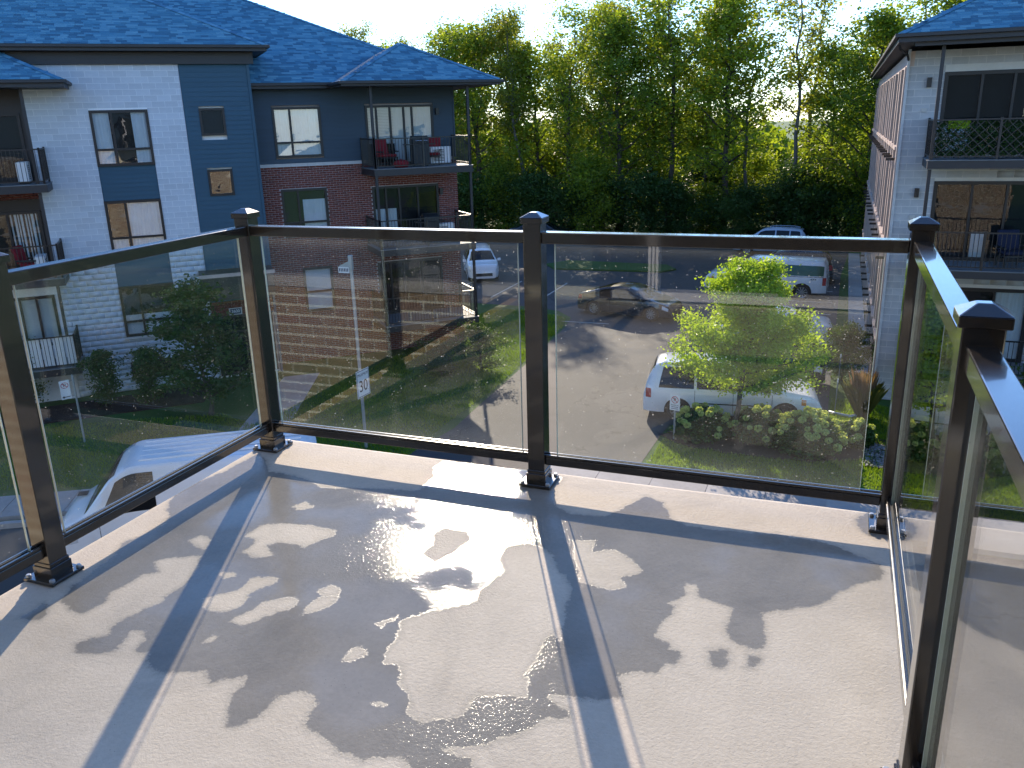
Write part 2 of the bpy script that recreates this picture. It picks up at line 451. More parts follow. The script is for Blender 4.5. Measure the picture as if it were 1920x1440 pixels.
def membrane_mat():
    """grey vinyl/urethane balcony membrane; the 'wet' attribute carries where rain water still lies"""
    t = NT('balcony_membrane')
    tc = t.n('TexCoord'); ob = tc.outputs['Object']
    at = t.n('Attribute', attribute_name='wet')
    edge = t.math('ADD', t.math('MULTIPLY', t.noise(22, 6, 0.72, vec=ob), 0.7), t.math('MULTIPLY', t.noise(90, 4, 0.7, vec=ob), 0.3))
    w = t.math('ADD', at.outputs['Fac'], t.math('MULTIPLY', t.math('SUBTRACT', edge, 0.5), 0.85))
    mr = t.n('MapRange'); mr.interpolation_type = 'SMOOTHSTEP'
    mr.inputs['From Min'].default_value = 0.44; mr.inputs['From Max'].default_value = 0.60
    t.l(w, mr.inputs['Value']); wet = mr.outputs[0]
    md = t.n('MapRange'); md.interpolation_type = 'SMOOTHSTEP'
    md.inputs['From Min'].default_value = 0.22; md.inputs['From Max'].default_value = 0.54
    t.l(w, md.inputs['Value']); soak = t.math('ADD', t.math('MULTIPLY', md.outputs[0], 0.35), t.math('MULTIPLY', wet, 0.65))
    n1 = t.noise(3.5, 6, 0.6, vec=ob); n2 = t.noise(70, 3, 0.6, vec=ob)
    f = t.math('ADD', t.math('MULTIPLY', n1, 0.6), t.math('MULTIPLY', n2, 0.4))
    dry = t.ramp(f, [(0.3, (0.465, 0.405, 0.325)), (0.7, (0.60, 0.53, 0.435))])
    st1 = t.noise(1.6, 6, 0.7, vec=ob, dist=1.2)
    dry = t.mix(t.math('MULTIPLY', t.math('SUBTRACT', st1, 0.52, clamp=True), 2.2, clamp=True), dry, (0.32, 0.285, 0.24))
    # tiny dark grit
    vo = t.n('TexVoronoi', Scale=55.0); t.l(ob, vo.inputs['Vector'])
    grit = t.math('MULTIPLY', t.math('LESS_THAN', vo.outputs['Distance'], 0.085), t.math('GREATER_THAN', t.noise(6, 3, vec=ob), 0.5))
    dry = t.mix(t.math('MULTIPLY', grit, 0.45), dry, (0.12, 0.10, 0.09))
    damp = t.noise(4.5, 5, 0.65, vec=ob)
    wetc = t.mix(damp, t.mix(1.0, dry, (0.36, 0.385, 0.41, 1), 'MULTIPLY'), t.mix(1.0, dry, (0.58, 0.60, 0.63, 1), 'MULTIPLY'))
    col = t.mix(soak, dry, wetc)
    p = t.n('BsdfPrincipled')
    t.l(col, p.inputs['Base Color'])
    peb = t.noise(95, 4, 0.6, vec=ob)
    fine = t.noise(240, 2, 0.5, vec=ob)
    hh = t.math('ADD', t.math('MULTIPLY', peb, 0.7), t.math('MULTIPLY', fine, 0.3))
    pool = t.n('MapRange'); pool.interpolation_type = 'SMOOTHSTEP'   # in places the water is deep enough to drown the grain
    pool.inputs['From Min'].default_value = 0.50; pool.inputs['From Max'].default_value = 0.62
    t.l(t.noise(2.3, 3, 0.5, vec=ob), pool.inputs['Value'])
    calm = t.math('MULTIPLY', wet, pool.outputs[0])
    t.l(t.math('ADD', t.math('MULTIPLY_ADD', wet, -0.57, 0.65), t.math('MULTIPLY', calm, -0.05)), p.inputs['Roughness'])
    t.l(t.math('ADD', t.math('MULTIPLY_ADD', wet, 0.03, 0.06), t.math('MULTIPLY', calm, 0.20)), p.inputs['Specular IOR Level'])
    st = t.math('ADD', t.math('MULTIPLY_ADD', wet, -0.27, 0.60), t.math('MULTIPLY', calm, -0.22), clamp=True)
    b = t.n('Bump', Distance=0.004)
    t.l(st, b.inputs['Strength']); t.l(hh, b.inputs['Height'])
    t.l(b.outputs[0], p.inputs['Normal'])
    return t.done(p.outputs[0])
membrane = membrane_mat()

# ================================================================== THE BALCONY FLOOR
XL, XR, PY1, PY5 = -2.365, 0.253, -1.208, -1.329     # railing lines (post centres)
DX0, DX1, DY0, DY1 = -2.437, 0.33, -3.5, 0.112       # slab edges
WALL_Y = -3.5
WET = [[(-2.382,-0.082),(-2.395,-0.309),(-2.43,-0.443),(-2.432,-0.575),(-2.369,-0.683),(-2.312,-0.728),(-2.282,-0.798),(-2.301,-0.893),(-2.324,-0.956),(-2.281,-1.032),(-2.254,-1.229),(-2.222,-1.32),(-2.134,-1.355),(-2.083,-1.36),(-2.068,-1.289),(-2.098,-1.229),(-2.084,-1.18),(-2.083,-1.116),(-2.04,-1.076),(-2.116,-1.022),(-2.064,-0.981),(-1.981,-0.938),(-1.925,-1.038),(-1.901,-1.119),(-1.91,-1.194),(-1.892,-1.22),(-1.923,-1.275),(-1.943,-1.388),(-1.914,-1.416),(-1.957,-1.45),(-1.978,-1.485),(-1.942,-1.514),(-1.913,-1.514),(-1.882,-1.506),(-1.83,-1.465),(-1.845,-1.451),(-1.852,-1.406),(-1.869,-1.383),(-1.83,-1.365),(-1.797,-1.407),(-1.79,-1.443),(-1.767,-1.46),(-1.74,-1.445),(-1.685,-1.499),(-1.618,-1.513),(-1.607,-1.497),(-1.524,-1.464),(-1.466,-1.512),(-1.461,-1.484),(-1.401,-1.444),(-1.385,-1.48),(-1.395,-1.52),(-1.321,-1.626),(-1.286,-1.618),(-1.263,-1.547),(-1.269,-1.488),(-1.224,-1.45),(-1.174,-1.456),(-1.153,-1.488),(-1.146,-1.547),(-1.122,-1.567),(-1.083,-1.572),(-1.009,-1.61),(-0.938,-1.615),(-0.861,-1.575),(-0.81,-1.608),(-0.675,-1.561),(-0.701,-1.529),(-0.78,-1.512),(-0.758,-1.517),(-0.695,-1.483),(-0.634,-1.429),(-0.613,-1.394),(-0.571,-1.345),(-0.517,-1.319),(-0.53,-1.296),(-0.585,-1.27),(-0.598,-1.256),(-0.523,-1.239),(-0.468,-1.225),(-0.421,-1.205),(-0.419,-1.168),(-0.453,-1.122),(-0.408,-1.085),(-0.355,-1.076),(-0.336,-1.021),(-0.312,-1.023),(-0.301,-0.977),(-0.325,-0.954),(-0.344,-0.96),(-0.35,-0.928),(-0.395,-0.91),(-0.382,-0.821),(-0.361,-0.754),(-0.366,-0.728),(-0.392,-0.725),(-0.348,-0.672),(-0.358,-0.592),(-0.329,-0.596),(-0.307,-0.671),(-0.247,-0.676),(-0.204,-0.702),(-0.209,-0.812),(-0.19,-0.863),(-0.12,-0.895),(-0.098,-0.877),(-0.094,-0.82),(-0.114,-0.72),(-0.114,-0.69),(-0.041,-0.648),(0.051,-0.589),(0.102,-0.494),(0.153,-0.437),(0.211,-0.388),(0.23,-0.34),(0.222,-0.282),(0.155,-0.245),(0.099,-0.197),(0.004,-0.176),(-0.107,-0.162),(-0.228,-0.184),(-0.334,-0.201),(-0.423,-0.191),(-0.485,-0.157),(-0.543,-0.037),(-0.62,0.004),(-0.655,-0.073),(-0.724,-0.215),(-0.849,-0.231),(-0.922,-0.197),(-0.981,-0.058),(-0.979,0.058),(-1.025,0.101),(-1.146,0.104),(-1.333,0.113),(-1.536,0.094),(-1.547,0.004),(-1.503,-0.066),(-1.503,-0.223),(-1.657,-0.25),(-1.775,-0.287),(-1.895,-0.319),(-1.98,-0.273),(-2.08,-0.246),(-2.207,-0.244),(-2.299,-0.142)],[(-0.239,-0.925),(-0.191,-0.908),(-0.178,-0.968),(-0.185,-0.999),(-0.225,-1.003)],[(-0.135,-0.92),(-0.107,-0.911),(-0.1,-0.941),(-0.115,-0.976),(-0.138,-0.983),(-0.126,-0.95)],[(0.148,0.029),(0.195,0.126),(0.322,0.129),(0.352,0.05),(0.338,-0.039),(0.292,-0.095),(0.208,-0.102),(0.16,-0.055)],[(-2.252,-1.441),(-2.258,-1.349),(-2.207,-1.364),(-2.175,-1.43)],[(-0.346,-0.982),(-0.326,-0.949),(-0.301,-0.977),(-0.312,-1.023)]]
DRY = [[(-1.922,-0.774),(-1.926,-0.683),(-1.848,-0.642),(-1.745,-0.624),(-1.634,-0.635),(-1.618,-0.66),(-1.652,-0.716),(-1.672,-0.78),(-1.694,-0.758),(-1.786,-0.774),(-1.807,-0.809),(-1.74,-0.857),(-1.79,-0.894),(-1.859,-0.876),(-1.854,-0.81),(-1.874,-0.773)],[(-1.906,-0.511),(-1.881,-0.46),(-1.828,-0.487),(-1.856,-0.521)],[(-1.276,-0.535),(-1.253,-0.489),(-1.163,-0.491),(-1.132,-0.547),(-1.146,-0.594),(-1.155,-0.653),(-1.185,-0.723),(-1.25,-0.684),(-1.245,-0.613)],[(-0.987,-0.555),(-0.978,-0.634),(-0.935,-0.713),(-0.965,-0.84),(-0.951,-0.904),(-1.002,-0.956),(-1.081,-1.013),(-1.124,-1.075),(-1.092,-1.159),(-1.093,-1.224),(-1.074,-1.272),(-1.025,-1.262),(-1.006,-1.298),(-0.988,-1.337),(-0.947,-1.367),(-0.907,-1.436),(-0.87,-1.452),(-0.832,-1.418),(-0.802,-1.423),(-0.776,-1.389),(-0.781,-1.33),(-0.77,-1.306),(-0.716,-1.292),(-0.653,-1.284),(-0.669,-1.223),(-0.692,-1.191),(-0.683,-1.149),(-0.684,-1.106),(-0.688,-1.02),(-0.674,-0.979),(-0.645,-1.016),(-0.685,-0.825),(-0.698,-0.732),(-0.736,-0.675),(-0.79,-0.621),(-0.819,-0.555),(-0.874,-0.514),(-0.936,-0.506)],[(-0.775,-0.431),(-0.712,-0.41),(-0.698,-0.49),(-0.63,-0.451),(-0.554,-0.507),(-0.503,-0.566),(-0.569,-0.632),(-0.529,-0.676),(-0.586,-0.709),(-0.687,-0.686),(-0.696,-0.63),(-0.747,-0.538)],[(-1.721,-1.011),(-1.636,-0.976),(-1.624,-1.004),(-1.661,-1.088),(-1.643,-1.16),(-1.668,-1.206),(-1.749,-1.211),(-1.778,-1.16),(-1.711,-1.091),(-1.706,-1.041)],[(-1.618,-1.241),(-1.598,-1.189),(-1.582,-1.117),(-1.523,-1.065),(-1.483,-1.075),(-1.484,-1.129),(-1.53,-1.187),(-1.565,-1.249)],[(-1.444,-1.103),(-1.432,-1.041),(-1.385,-1.016),(-1.368,-1.056),(-1.4,-1.119),(-1.433,-1.14)],[(-1.462,-1.005),(-1.445,-0.965),(-1.397,-0.973),(-1.387,-1.004),(-1.426,-1.03)],[(-1.192,-1.257),(-1.175,-1.225),(-1.138,-1.247),(-1.156,-1.289),(-1.191,-1.298)],[(-1.186,-1.111),(-1.151,-1.049),(-1.143,-1.064),(-1.168,-1.119)],[(-1.621,-1.354),(-1.615,-1.312),(-1.601,-1.322),(-1.609,-1.352)],[(-2.102,-0.859),(-2.092,-0.817),(-2.026,-0.834),(-1.998,-0.9),(-2.056,-0.886)],[(-1.834,-1.015),(-1.8,-0.997),(-1.777,-1.015),(-1.804,-1.038)],[(-1.025,-1.429),(-0.979,-1.42),(-0.999,-1.437)]]


def inside(px, py, poly):
    r = np.zeros(px.shape, bool)
    n = len(poly)
    for i in range(n):
        x0, y0 = poly[i]; x1, y1 = poly[(i + 1) % n]
        if y0 == y1: continue
        c = ((y0 > py) != (y1 > py)) & (px < (x1 - x0) * (py - y0) / (y1 - y0) + x0)
        r ^= c
    return r
def seg_dist(px, py, poly):
    d = np.full(px.shape, 9.0)
    n = len(poly)
    for i in range(n):
        x0, y0 = poly[i]; x1, y1 = poly[(i + 1) % n]
        dx, dy = x1 - x0, y1 - y0
        t = np.clip(((px - x0) * dx + (py - y0) * dy) / (dx * dx + dy * dy + 1e-9), 0, 1)
        d = np.minimum(d, np.hypot(px - x0 - t * dx, py - y0 - t * dy))
    return d
def make_floor():
    nx, ny = 231, 302
    xs = np.linspace(DX0, DX1, nx); ys = np.linspace(DY0, DY1, ny)
    X, Y = np.meshgrid(xs, ys)
    px, py = X.ravel(), Y.ravel()
    sdist = np.full(px.shape, -9.0)
    for p in WET:
        d = seg_dist(px, py, p); sdist = np.maximum(sdist, np.where(inside(px, py, p), d, -d))
    for p in DRY:
        d = seg_dist(px, py, p); sdist = np.minimum(sdist, np.where(inside(px, py, p), -d, d))
    wet = np.clip(0.5 + sdist / 0.085, 0, 1)
    # slight upstand of the membrane towards the outer edges, faint sag in the field
    e = np.minimum(np.minimum(px - DX0, DX1 - px), DY1 - py)
    z = 0.002 * np.clip(1 - e / 0.30, 0, 1) ** 2 - 0.003 * np.exp(-((px + 1.0) ** 2 + (py + 0.7) ** 2) / 0.6)
    for a, b, c, d in ((3.1, 1.7, 0.4, 0.0011), (7.3, 5.9, 1.1, 0.0006), (13.0, -9.0, 2.0, 0.0004)):
        z += d * np.sin(a * px + b * py + c) * np.cos(b * px - a * py)
    # welded seams of the membrane sheets run out towards the front edge
    for sx in (-1.86, -0.985, -0.12): z += 0.0006 * np.exp(-((px - sx - 0.02 * py) / 0.006) ** 2)
    z[e < 0.004] -= 0.02
    V = np.stack([px, py, z], 1)
    i = (np.arange(ny - 1)[:, None] * nx + np.arange(nx - 1)[None]).ravel()
    F = np.stack([i, i + 1, i + nx + 1, i + nx], 1)
    me = np_mesh('balcony_floor', V, F, membrane, smooth=True)
    a = me.attributes.new('wet', 'FLOAT', 'POINT'); a.data.foreach_set('value', wet.astype(np.float32))
    o = bpy.data.objects.new('balcony_floor', me); COL.objects.link(o)
    return prep(o, kind='structure')
make_floor()
slab = MB().box(DX0 + 0.004, DX1 - 0.004, DY0, DY1 - 0.004, -0.26, -0.03).build('balcony_slab', concrete)
prep(slab, kind='structure')

# ================================================================== THE RAILING
rail = thing('glass_railing', 'dark bronze metal railing with clear glass panels around the wet balcony', 'railing', (0, 0, 0))
def post_meshes():
    body = MB().box(-.035, .035, -.035, .035, 0.012, 1.06).mesh('post', bronze)
    sl = MB().box(-.0415, .0415, -.0415, .0415, 0.0, 0.052)
    sl.box(-.038, .038, -.038, .038, 0.052, 0.066)
    cap = MB().box(-.043, .043, -.043, .043, 1.052, 1.074)
    k = len(cap.v)
    cap.add([(-.043, -.043, 1.0742), (.043, -.043, 1.0742), (.043, .043, 1.0742), (-.043, .043, 1.0742), (-.013, -.013, 1.092), (.013, -.013, 1.092), (.013, .013, 1.092), (-.013, .013, 1.092)],
            [(0, 1, 5, 4), (1, 2, 6, 5), (2, 3, 7, 6), (3, 0, 4, 7), (4, 5, 6, 7)])
    base = MB().box(-.065, .065, -.065, .065, 0.002, 0.014)
    bolt = MB().lathe([(0.009, 0.014), (0.009, 0.021), (0.006, 0.024)], n=8)
    return body, sl.mesh('sleeve', bronze), cap.mesh('cap', bronze), base.mesh('base_plate', bronze), bolt.mesh('bolt', steel)
PB = post_meshes()
POSTS = [(XL, 0), (-1.0589, 0), (XR, 0), (XL, PY1), (XL, PY1 * 2), (XR, PY5), (XR, PY5 * 2)]
for (x, y) in POSTS:
    p = inst('post', PB[0], rail, (x, y, 0))
    b = p.modifiers.new('bevel', 'BEVEL'); b.width = 0.003; b.segments = 2
    for nm, me in (('sleeve', PB[1]), ('cap', PB[2]), ('base_plate', PB[3])):
        c = inst(nm, me, p)
        b = c.modifiers.new('bevel', 'BEVEL'); b.width = 0.0018; b.segments = 1; b.limit_method = 'ANGLE'
    for sx in (-1, 1):
        for sy in (-1, 1): inst('bolt', PB[4], p, (sx * .053, sy * .053, 0))
def span(a, b, gap=0.034, gap2=None):
    a = Vector((*a, 0)); b = Vector((*b, 0))
    L = (b - a).length; rz = math.atan2(b.y - a.y, b.x - a.x)
    h = 0.0355
    def bar(name, w, z0, z1, mat, bev=0.003, oy=0.0):
        return MB().box(h, L - h, oy - w / 2, oy + w / 2, z0, z1).build(name, mat, rail, loc=a, rot=(0, 0, rz), bevel=bev)
    bar('top_rail', 0.052, 0.978, 1.020, bronze)
    br = bar('bottom_rail', 0.040, 0.088, 0.121, bronze)
    for s in (-1, 1):
        lip = MB().box(h, L - h, s * 0.0135 - 0.0045, s * 0.0135 + 0.0045, 0.1212, 0.131).build('glazing_lip', bronze, br, bevel=0.0015)
        gk = MB().box(h, L - h, s * 0.0065 - 0.0022, s * 0.0065 + 0.0022, 0.1213, 0.129).build('gasket', rubber, br)
    g0 = h + gap; g1 = L - h - (gap2 or gap)
    gp = MB().box(g0, g1, -0.004, 0.004, 0.122, 0.9775).build('glass_panel', panel_glass, rail, loc=a, rot=(0, 0, rz))
    for x in (g0 - 0.0011, g1 + 0.0011):
        MB().box(x - 0.001, x + 0.001, -0.0042, 0.0042, 0.122, 0.9775).build('polished_edge', glass_edge, gp)
span((XL, 0), (-1.0589, 0)); span((-1.0589, 0), (XR, 0), 0.045, 0.07)
span((XL, PY1), (XL, 0)); span((XL, PY1 * 2), (XL, PY1)); span((XL, WALL_Y + 0.005), (XL, PY1 * 2))
span((XR, 0), (XR, PY5)); span((XR, PY5), (XR, PY5 * 2)); span((XR, PY5 * 2), (XR, WALL_Y + 0.005))

# ================================================================== THE GROUND
grd = MB().quad((-600, -300, G), (600, -300, G), (600, 900, G), (-600, 900, G)).build('ground', lawn)
prep(grd, kind='structure')
def sheet(name, pts, z, mat):
    o = MB().poly([(x, y, z) for x, y in pts]).build(name, mat)
    return prep(o, kind='structure')
# the street below, then the drive and the car park as one asphalt sheet
sheet('street', [(-45, -8), (-45, -6.7), (-25.35, 4.8), (-10.85, 13.2), (-9.2, 14.0), (-7, 14.8), (45, 14.8), (45, -8)], G + 0.004, asphalt)
sheet('car_park', [(-10.9, 13.2), (-9.0, 13.75), (-7.0, 14.82), (-4.6, 14.82), (-4.5, 15.9), (-4.40, 16.9), (-4.3, 19.6), (-4.2, 20.6), (-3.6, 21.0), (0.15, 21.0), (0.35, 47), (0.9, 58.5), (-45, 58.5), (-45, 36.5),
                   (-14, 35.2), (-12.2, 34.6), (-11.2, 33.4), (-10.9, 31.5), (-10.6, 26), (-10.4, 20.5), (-10.3, 18.5), (-10.6, 16.5)], G + 0.008, asphalt)
# painted stall lines
stall = pbr('stall_paint', (0.42, 0.40, 0.36), 0.8, var=0.25, vscale=8)
for i, y in enumerate((23.3, 26.0, 28.7, 31.4, 34.1, 36.8, 39.5, 42.2, 44.9)):
    prep(MB().box(-4.6, 0.0, y - 0.05, y + 0.05, G + 0.0105, G + 0.012).build('stall_line', stall), kind='structure')
for x in (-22, -19.3, -16.6, -13.9):
    prep(MB().box(x - .05, x + .05, 36.8, 41.5, G + 0.0105, G + 0.012).build('stall_line', stall), kind='structure')
prep(MB().box(-11.4, -9.2, 32.55, 32.65, G + 0.0105, G + 0.012).build('stall_line', stall, rot=None), kind='structure')
# grass island inside the car park, far left
prep(MB().prism([(-16, 45.5), (-9.5, 45.8), (-8.8, 46.8), (-9.6, 48.2), (-16, 48.6), (-17, 47)], G + 0.0, G + 0.10).build('grass_island', lawn), kind='structure')
# the pavement: single concrete flags with open joints, along the street and round the building on the right
def flags(name, x0, x1, y0, y1, step, gap=0.012, along='x', z=G + 0.10):
    root = bpy.data.objects.new(name, MB().box(x0 + .01, x1 - .01, y0 + .01, y1 - .01, G - 0.05, z - 0.035).mesh(name, concrete)); COL.objects.link(root)
    prep(root, kind='structure')
    n = int(round(((x1 - x0) if along == 'x' else (y1 - y0)) / step))
    st = ((x1 - x0) if along == 'x' else (y1 - y0)) / n
    me = MB().box(-st / 2 + gap / 2, st / 2 - gap / 2, -(y1 - y0) / 2, (y1 - y0) / 2, -0.05, 0).mesh('paving_slab', concrete) if along == 'x' else \
         MB().box(-(x1 - x0) / 2, (x1 - x0) / 2, -st / 2 + gap / 2, st / 2 - gap / 2, -0.05, 0).mesh('paving_slab', concrete)
    for i in range(n):
        c = (x0 + st * (i + .5), (y0 + y1) / 2, z) if along == 'x' else ((x0 + x1) / 2, y0 + st * (i + .5), z)
        inst('paving_slab', me, root, (c[0], c[1], c[2] + random.uniform(-.004, .004)))
flags('pavement', -6.6, 14.0, 15.0, 16.5, 1.35, z=G + 0.10)
flags('footpath', 0.75, 1.40, 27.5, 55.0, 1.5, along='y', z=G + 0.06)
kerb = MB()
for a, b in (((-10.85, 13.2), (-25.35, 4.8)),):
    d = Vector((b[0] - a[0], b[1] - a[1], 0)); n = Vector((-d.y, d.x, 0)).normalized() * -0.16
    kerb.prism([(a[0], a[1]), (b[0], b[1]), (b[0] + n.x, b[1] + n.y), (a[0] + n.x, a[1] + n.y)], G, G + 0.13)
kerb.box(-6.6, 14, 14.84, 14.985, G, G + 0.12)
prep(kerb.build('kerb', concrete), kind='structure')
# pavement on the left, beside the kerb
dv = Vector((-0.866, -0.5, 0)); nv = Vector((-0.5, 0.866, 0))
sw = bpy.data.objects.new('left_pavement', None)
o0 = Vector((-11.55, 13.05, 0))
base = o0 + nv * 0.25
mslab = None
lp = MB().prism([tuple((base + dv * a + nv * b)[:2]) for a, b in ((0, 0), (17, 0), (17, 1.3), (0, 1.3))], G - .02, G + 0.07).build('left_pavement', concrete)
prep(lp, kind='structure')
mslab = MB().box(-.74, .74, -.64, .64, -.03, .0).mesh('paving_slab', concrete)
for i in range(11):
    c = base + dv * (0.76 + i * 1.5) + nv * 0.65
    inst('paving_slab', mslab, lp, (c.x, c.y, G + 0.10), math.atan2(-0.5, -0.866))

# ================================================================== BUILDING HELPERS
def wall_pieces(rect, holes, bw, bh, joint, rowoff=0.5, minw=0.05):
    """cells (u0,u1,z0,z1) of running-bond masonry clipped to rect minus holes"""
    U0, U1, Z0, Z1 = rect
    out = []; r = 0; z = Z1
    while z > Z0 + 0.02:
        za, zb = max(Z0, z - bh + joint), z
        u = U0 - (bw * rowoff if r % 2 else 0)
        while u < U1:
            segs = [(max(U0, u), min(U1, u + bw - joint))]
            for (h0, h1, k0, k1) in holes:
                if k0 < zb - 0.01 and k1 > za + 0.01:
                    ns = []
                    for a, b in segs:
                        if h1 <= a or h0 >= b: ns.append((a, b)); continue
                        if h0 > a: ns.append((a, h0))
                        if h1 < b: ns.append((h1, b))
                    segs = ns
            for a, b in segs:
                if b - a < minw: continue
                # trim vertically against lintels and sills
                lo, hi = za, zb
                for (h0, h1, k0, k1) in holes:
                    if h0 < b - .001 and h1 > a + .001 and k0 < hi and k1 > lo:
                        if k1 < hi: lo = max(lo, k1)
                        elif k0 > lo: hi = min(hi, k0)
                if hi - lo > 0.02: out.append((a, b, lo, hi))
            u += bw
        z -= bh; r += 1
    return out

def piece_objs(name, cells, mat, parent, y0, y1, limit=300, jitter=0.0):
    """the first `limit` cells as objects that share mesh data, the rest as one joined part"""
    cache = {}
    for (a, b, lo, hi) in cells[:limit]:
        key = (round(b - a, 2), round(hi - lo, 2))
        if key not in cache:
            cache[key] = MB().box(-key[0] / 2, key[0] / 2, y0, y1, -key[1] / 2, key[1] / 2).mesh(name, mat)
        inst(name, cache[key], parent, ((a + b) / 2, random.uniform(-jitter, jitter), (lo + hi) / 2))
    rest = cells[limit:]
    if rest:
        o = joined_cells(name + '_remainder', rest, mat, parent, y0, y1)
        prep(o, kind='stuff')

def joined_cells(name, cells, mat, parent, y0, y1, jit=0.0):
    n = len(cells)
    c = np.array(cells)
    j = RNG.uniform(-jit, jit, n)
    V = np.zeros((n, 8, 3))
    for k, (iu, iy, iz) in enumerate(((0, 0, 2), (1, 0, 2), (1, 1, 2), (0, 1, 2), (0, 0, 3), (1, 0, 3), (1, 1, 3), (0, 1, 3))):
        V[:, k, 0] = c[:, iu]; V[:, k, 1] = (y1 if iy else y0) + (0 if iy else j); V[:, k, 2] = c[:, iz]
    fs = np.array([(0, 1, 5, 4), (4, 5, 6, 7), (0, 3, 2, 1), (1, 2, 6, 5), (3, 0, 4, 7)])
    F = (np.arange(n)[:, None, None] * 8 + fs[None]).reshape(-1, 4)
    t = np.repeat(RNG.uniform(0, 1, n), 5)
    o = bpy.data.objects.new(name, np_mesh(name, V.reshape(-1, 3), F, mat, t)); COL.objects.link(o)
    o.parent = parent
    return o

def mortar_bed(rect, holes, mat, parent, y0, y1):
    U0, U1, Z0, Z1 = rect
    zs = sorted({Z0, Z1} | {min(max(z, Z0), Z1) for h in holes for z in h[2:4]})
    cells = []
    for a, b in zip(zs, zs[1:]):
        segs = [(U0, U1)]
        for (h0, h1, k0, k1) in holes:
            if k0 < b - 1e-4 and k1 > a + 1e-4:
                ns = []
                for p, q in segs:
                    if h1 <= p or h0 >= q: ns.append((p, q)); continue
                    if h0 > p: ns.append((p, h0))
                    if h1 < q: ns.append((h1, q))
                segs = ns
        cells += [(p, q, a, b) for p, q in segs]
    m = MB()
    for p, q, a, b in cells: m.box(p, q, y0, y1, a, b)
    return m.build('mortar', mat, parent)

def siding(rect, holes, board, mat, parent, y=0.0):
    """each lap board an object of its own, cut at openings"""
    U0, U1, Z0, Z1 = rect
    z = Z0; cache = {}
    while z < Z1 - 0.02:
        h = min(board, Z1 - z)
        segs = [(U0, U1)]
        for (h0, h1, k0, k1) in holes:
            if k0 < z + h - .01 and k1 > z + .01:
                ns = []
                for a, b in segs:
                    if h1 <= a or h0 >= b: ns.append((a, b)); continue
                    if h0 > a: ns.append((a, h0))
                    if h1 < b: ns.append((h1, b))
                segs = ns
        for a, b in segs:
            if b - a < .03: continue
            k = (round(b - a, 3), round(h, 3))
            if k not in cache:
                L = k[0] / 2
                cache[k] = MB().add([(-L, -.020, 0), (L, -.020, 0), (L, -.004, k[1]), (-L, -.004, k[1]), (-L, .01, 0), (L, .01, 0), (L, .01, k[1]), (-L, .01, k[1])],
                                    [(0, 1, 2, 3), (0, 4, 5, 1), (3, 2, 6, 7), (1, 5, 6, 2), (0, 3, 7, 4)]).mesh('siding_board', mat)
            inst('siding_board', cache[k], parent, ((a + b) / 2, y, z))
        z += board

def window(parent, u0, u1, z0, z1, y=0.0, cols=(0.33,), rows=(0.30,), fr=0.085, glass=None, back=None, depth=0.10, name='window', sill=False):
    """frame with mullions standing in the opening, glass set back in it, curtain or a near-black sheet for the unlit room behind"""
    w = MB().box(u0, u0 + fr, y - .03, y + depth, z0, z1).box(u1 - fr, u1, y - .03, y + depth, z0, z1)
    w.box(u0 + fr, u1 - fr, y - .03, y + depth, z0, z0 + fr).box(u0 + fr, u1 - fr, y - .03, y + depth, z1 - fr, z1)
    f = w.build(name, frame_dark, parent)
    us = [u0 + fr] + [u0 + (u1 - u0) * c for c in cols] + [u1 - fr]
    zs = [z0 + fr] + [z0 + (z1 - z0) * c for c in rows] + [z1 - fr]
    mw = 0.07
    for c in us[1:-1]: MB().box(c - mw / 2, c + mw / 2, y - .018, y + depth - .02, z0 + fr, z1 - fr).build('mullion', frame_dark, f)
    for c in zs[1:-1]: MB().box(u0 + fr, u1 - fr, y - .015, y + depth - .022, c - mw / 2, c + mw / 2).build('transom', frame_dark, f)
    for i in range(len(us) - 1):
        for j in range(len(zs) - 1):
            a, b = us[i] + (mw / 2 if i else 0), us[i + 1] - (mw / 2 if i < len(us) - 2 else 0)
            c, d = zs[j] + (mw / 2 if j else 0), zs[j + 1] - (mw / 2 if j < len(zs) - 2 else 0)
            tw = random.uniform(-.004, .004)
            MB().add([(a, y + .028 + tw, c), (b, y + .028 - tw, c), (b, y + .028 + tw * .5, d), (a, y + .028 - tw * .5, d)], [(0, 1, 2, 3)]).build('pane', glass or window_glass, f)
    MB().quad((u0 + .01, y + depth - .004, z0 + .01), (u1 - .01, y + depth - .004, z0 + .01), (u1 - .01, y + depth - .004, z1 - .01), (u0 + .01, y + depth - .004, z1 - .01)).build('dark_room_sheet', room_dark, f)  # flat sheet, the shade of an unlit room put into its colour
    for (kind, a, b, c, d) in (back or []):
        ua, ub = u0 + fr + (u1 - u0 - 2 * fr) * a, u0 + fr + (u1 - u0 - 2 * fr) * b
        za, zb = z0 + fr + (z1 - z0 - 2 * fr) * c, z0 + fr + (z1 - z0 - 2 * fr) * d
        if kind == 'curtain':
            n = max(8, int((ub - ua) / .03)); m = MB(); 
            top = [(ua + (ub - ua) * i / n, y + .068 + .014 * math.sin(i * 1.9 + math.sin(i * .7)), zb) for i in range(n + 1)]
            bot = [(p[0], p[1] + .004, za) for p in top]
            m.add(top + bot, [(i, i + 1, n + 2 + i, n + 1 + i) for i in range(n)])
            m.build('curtain', curtain_m, f, smooth=True)
        else:
            step = .055; z = za
            m = MB()
            while z < zb - .01:
                m.add([(ua, y + .055, z), (ub, y + .055, z), (ub, y + .075, z + step * .9), (ua, y + .075, z + step * .9)], [(0, 1, 2, 3)]); z += step
            prep(m.build('blind_slats', blind_m, f), kind='stuff')
    if sill: MB().box(u0 - .06, u1 + .06, y - .09, y - .031, z0 - .07, z0 - .002).build('sill', stone_band, f)
    return f

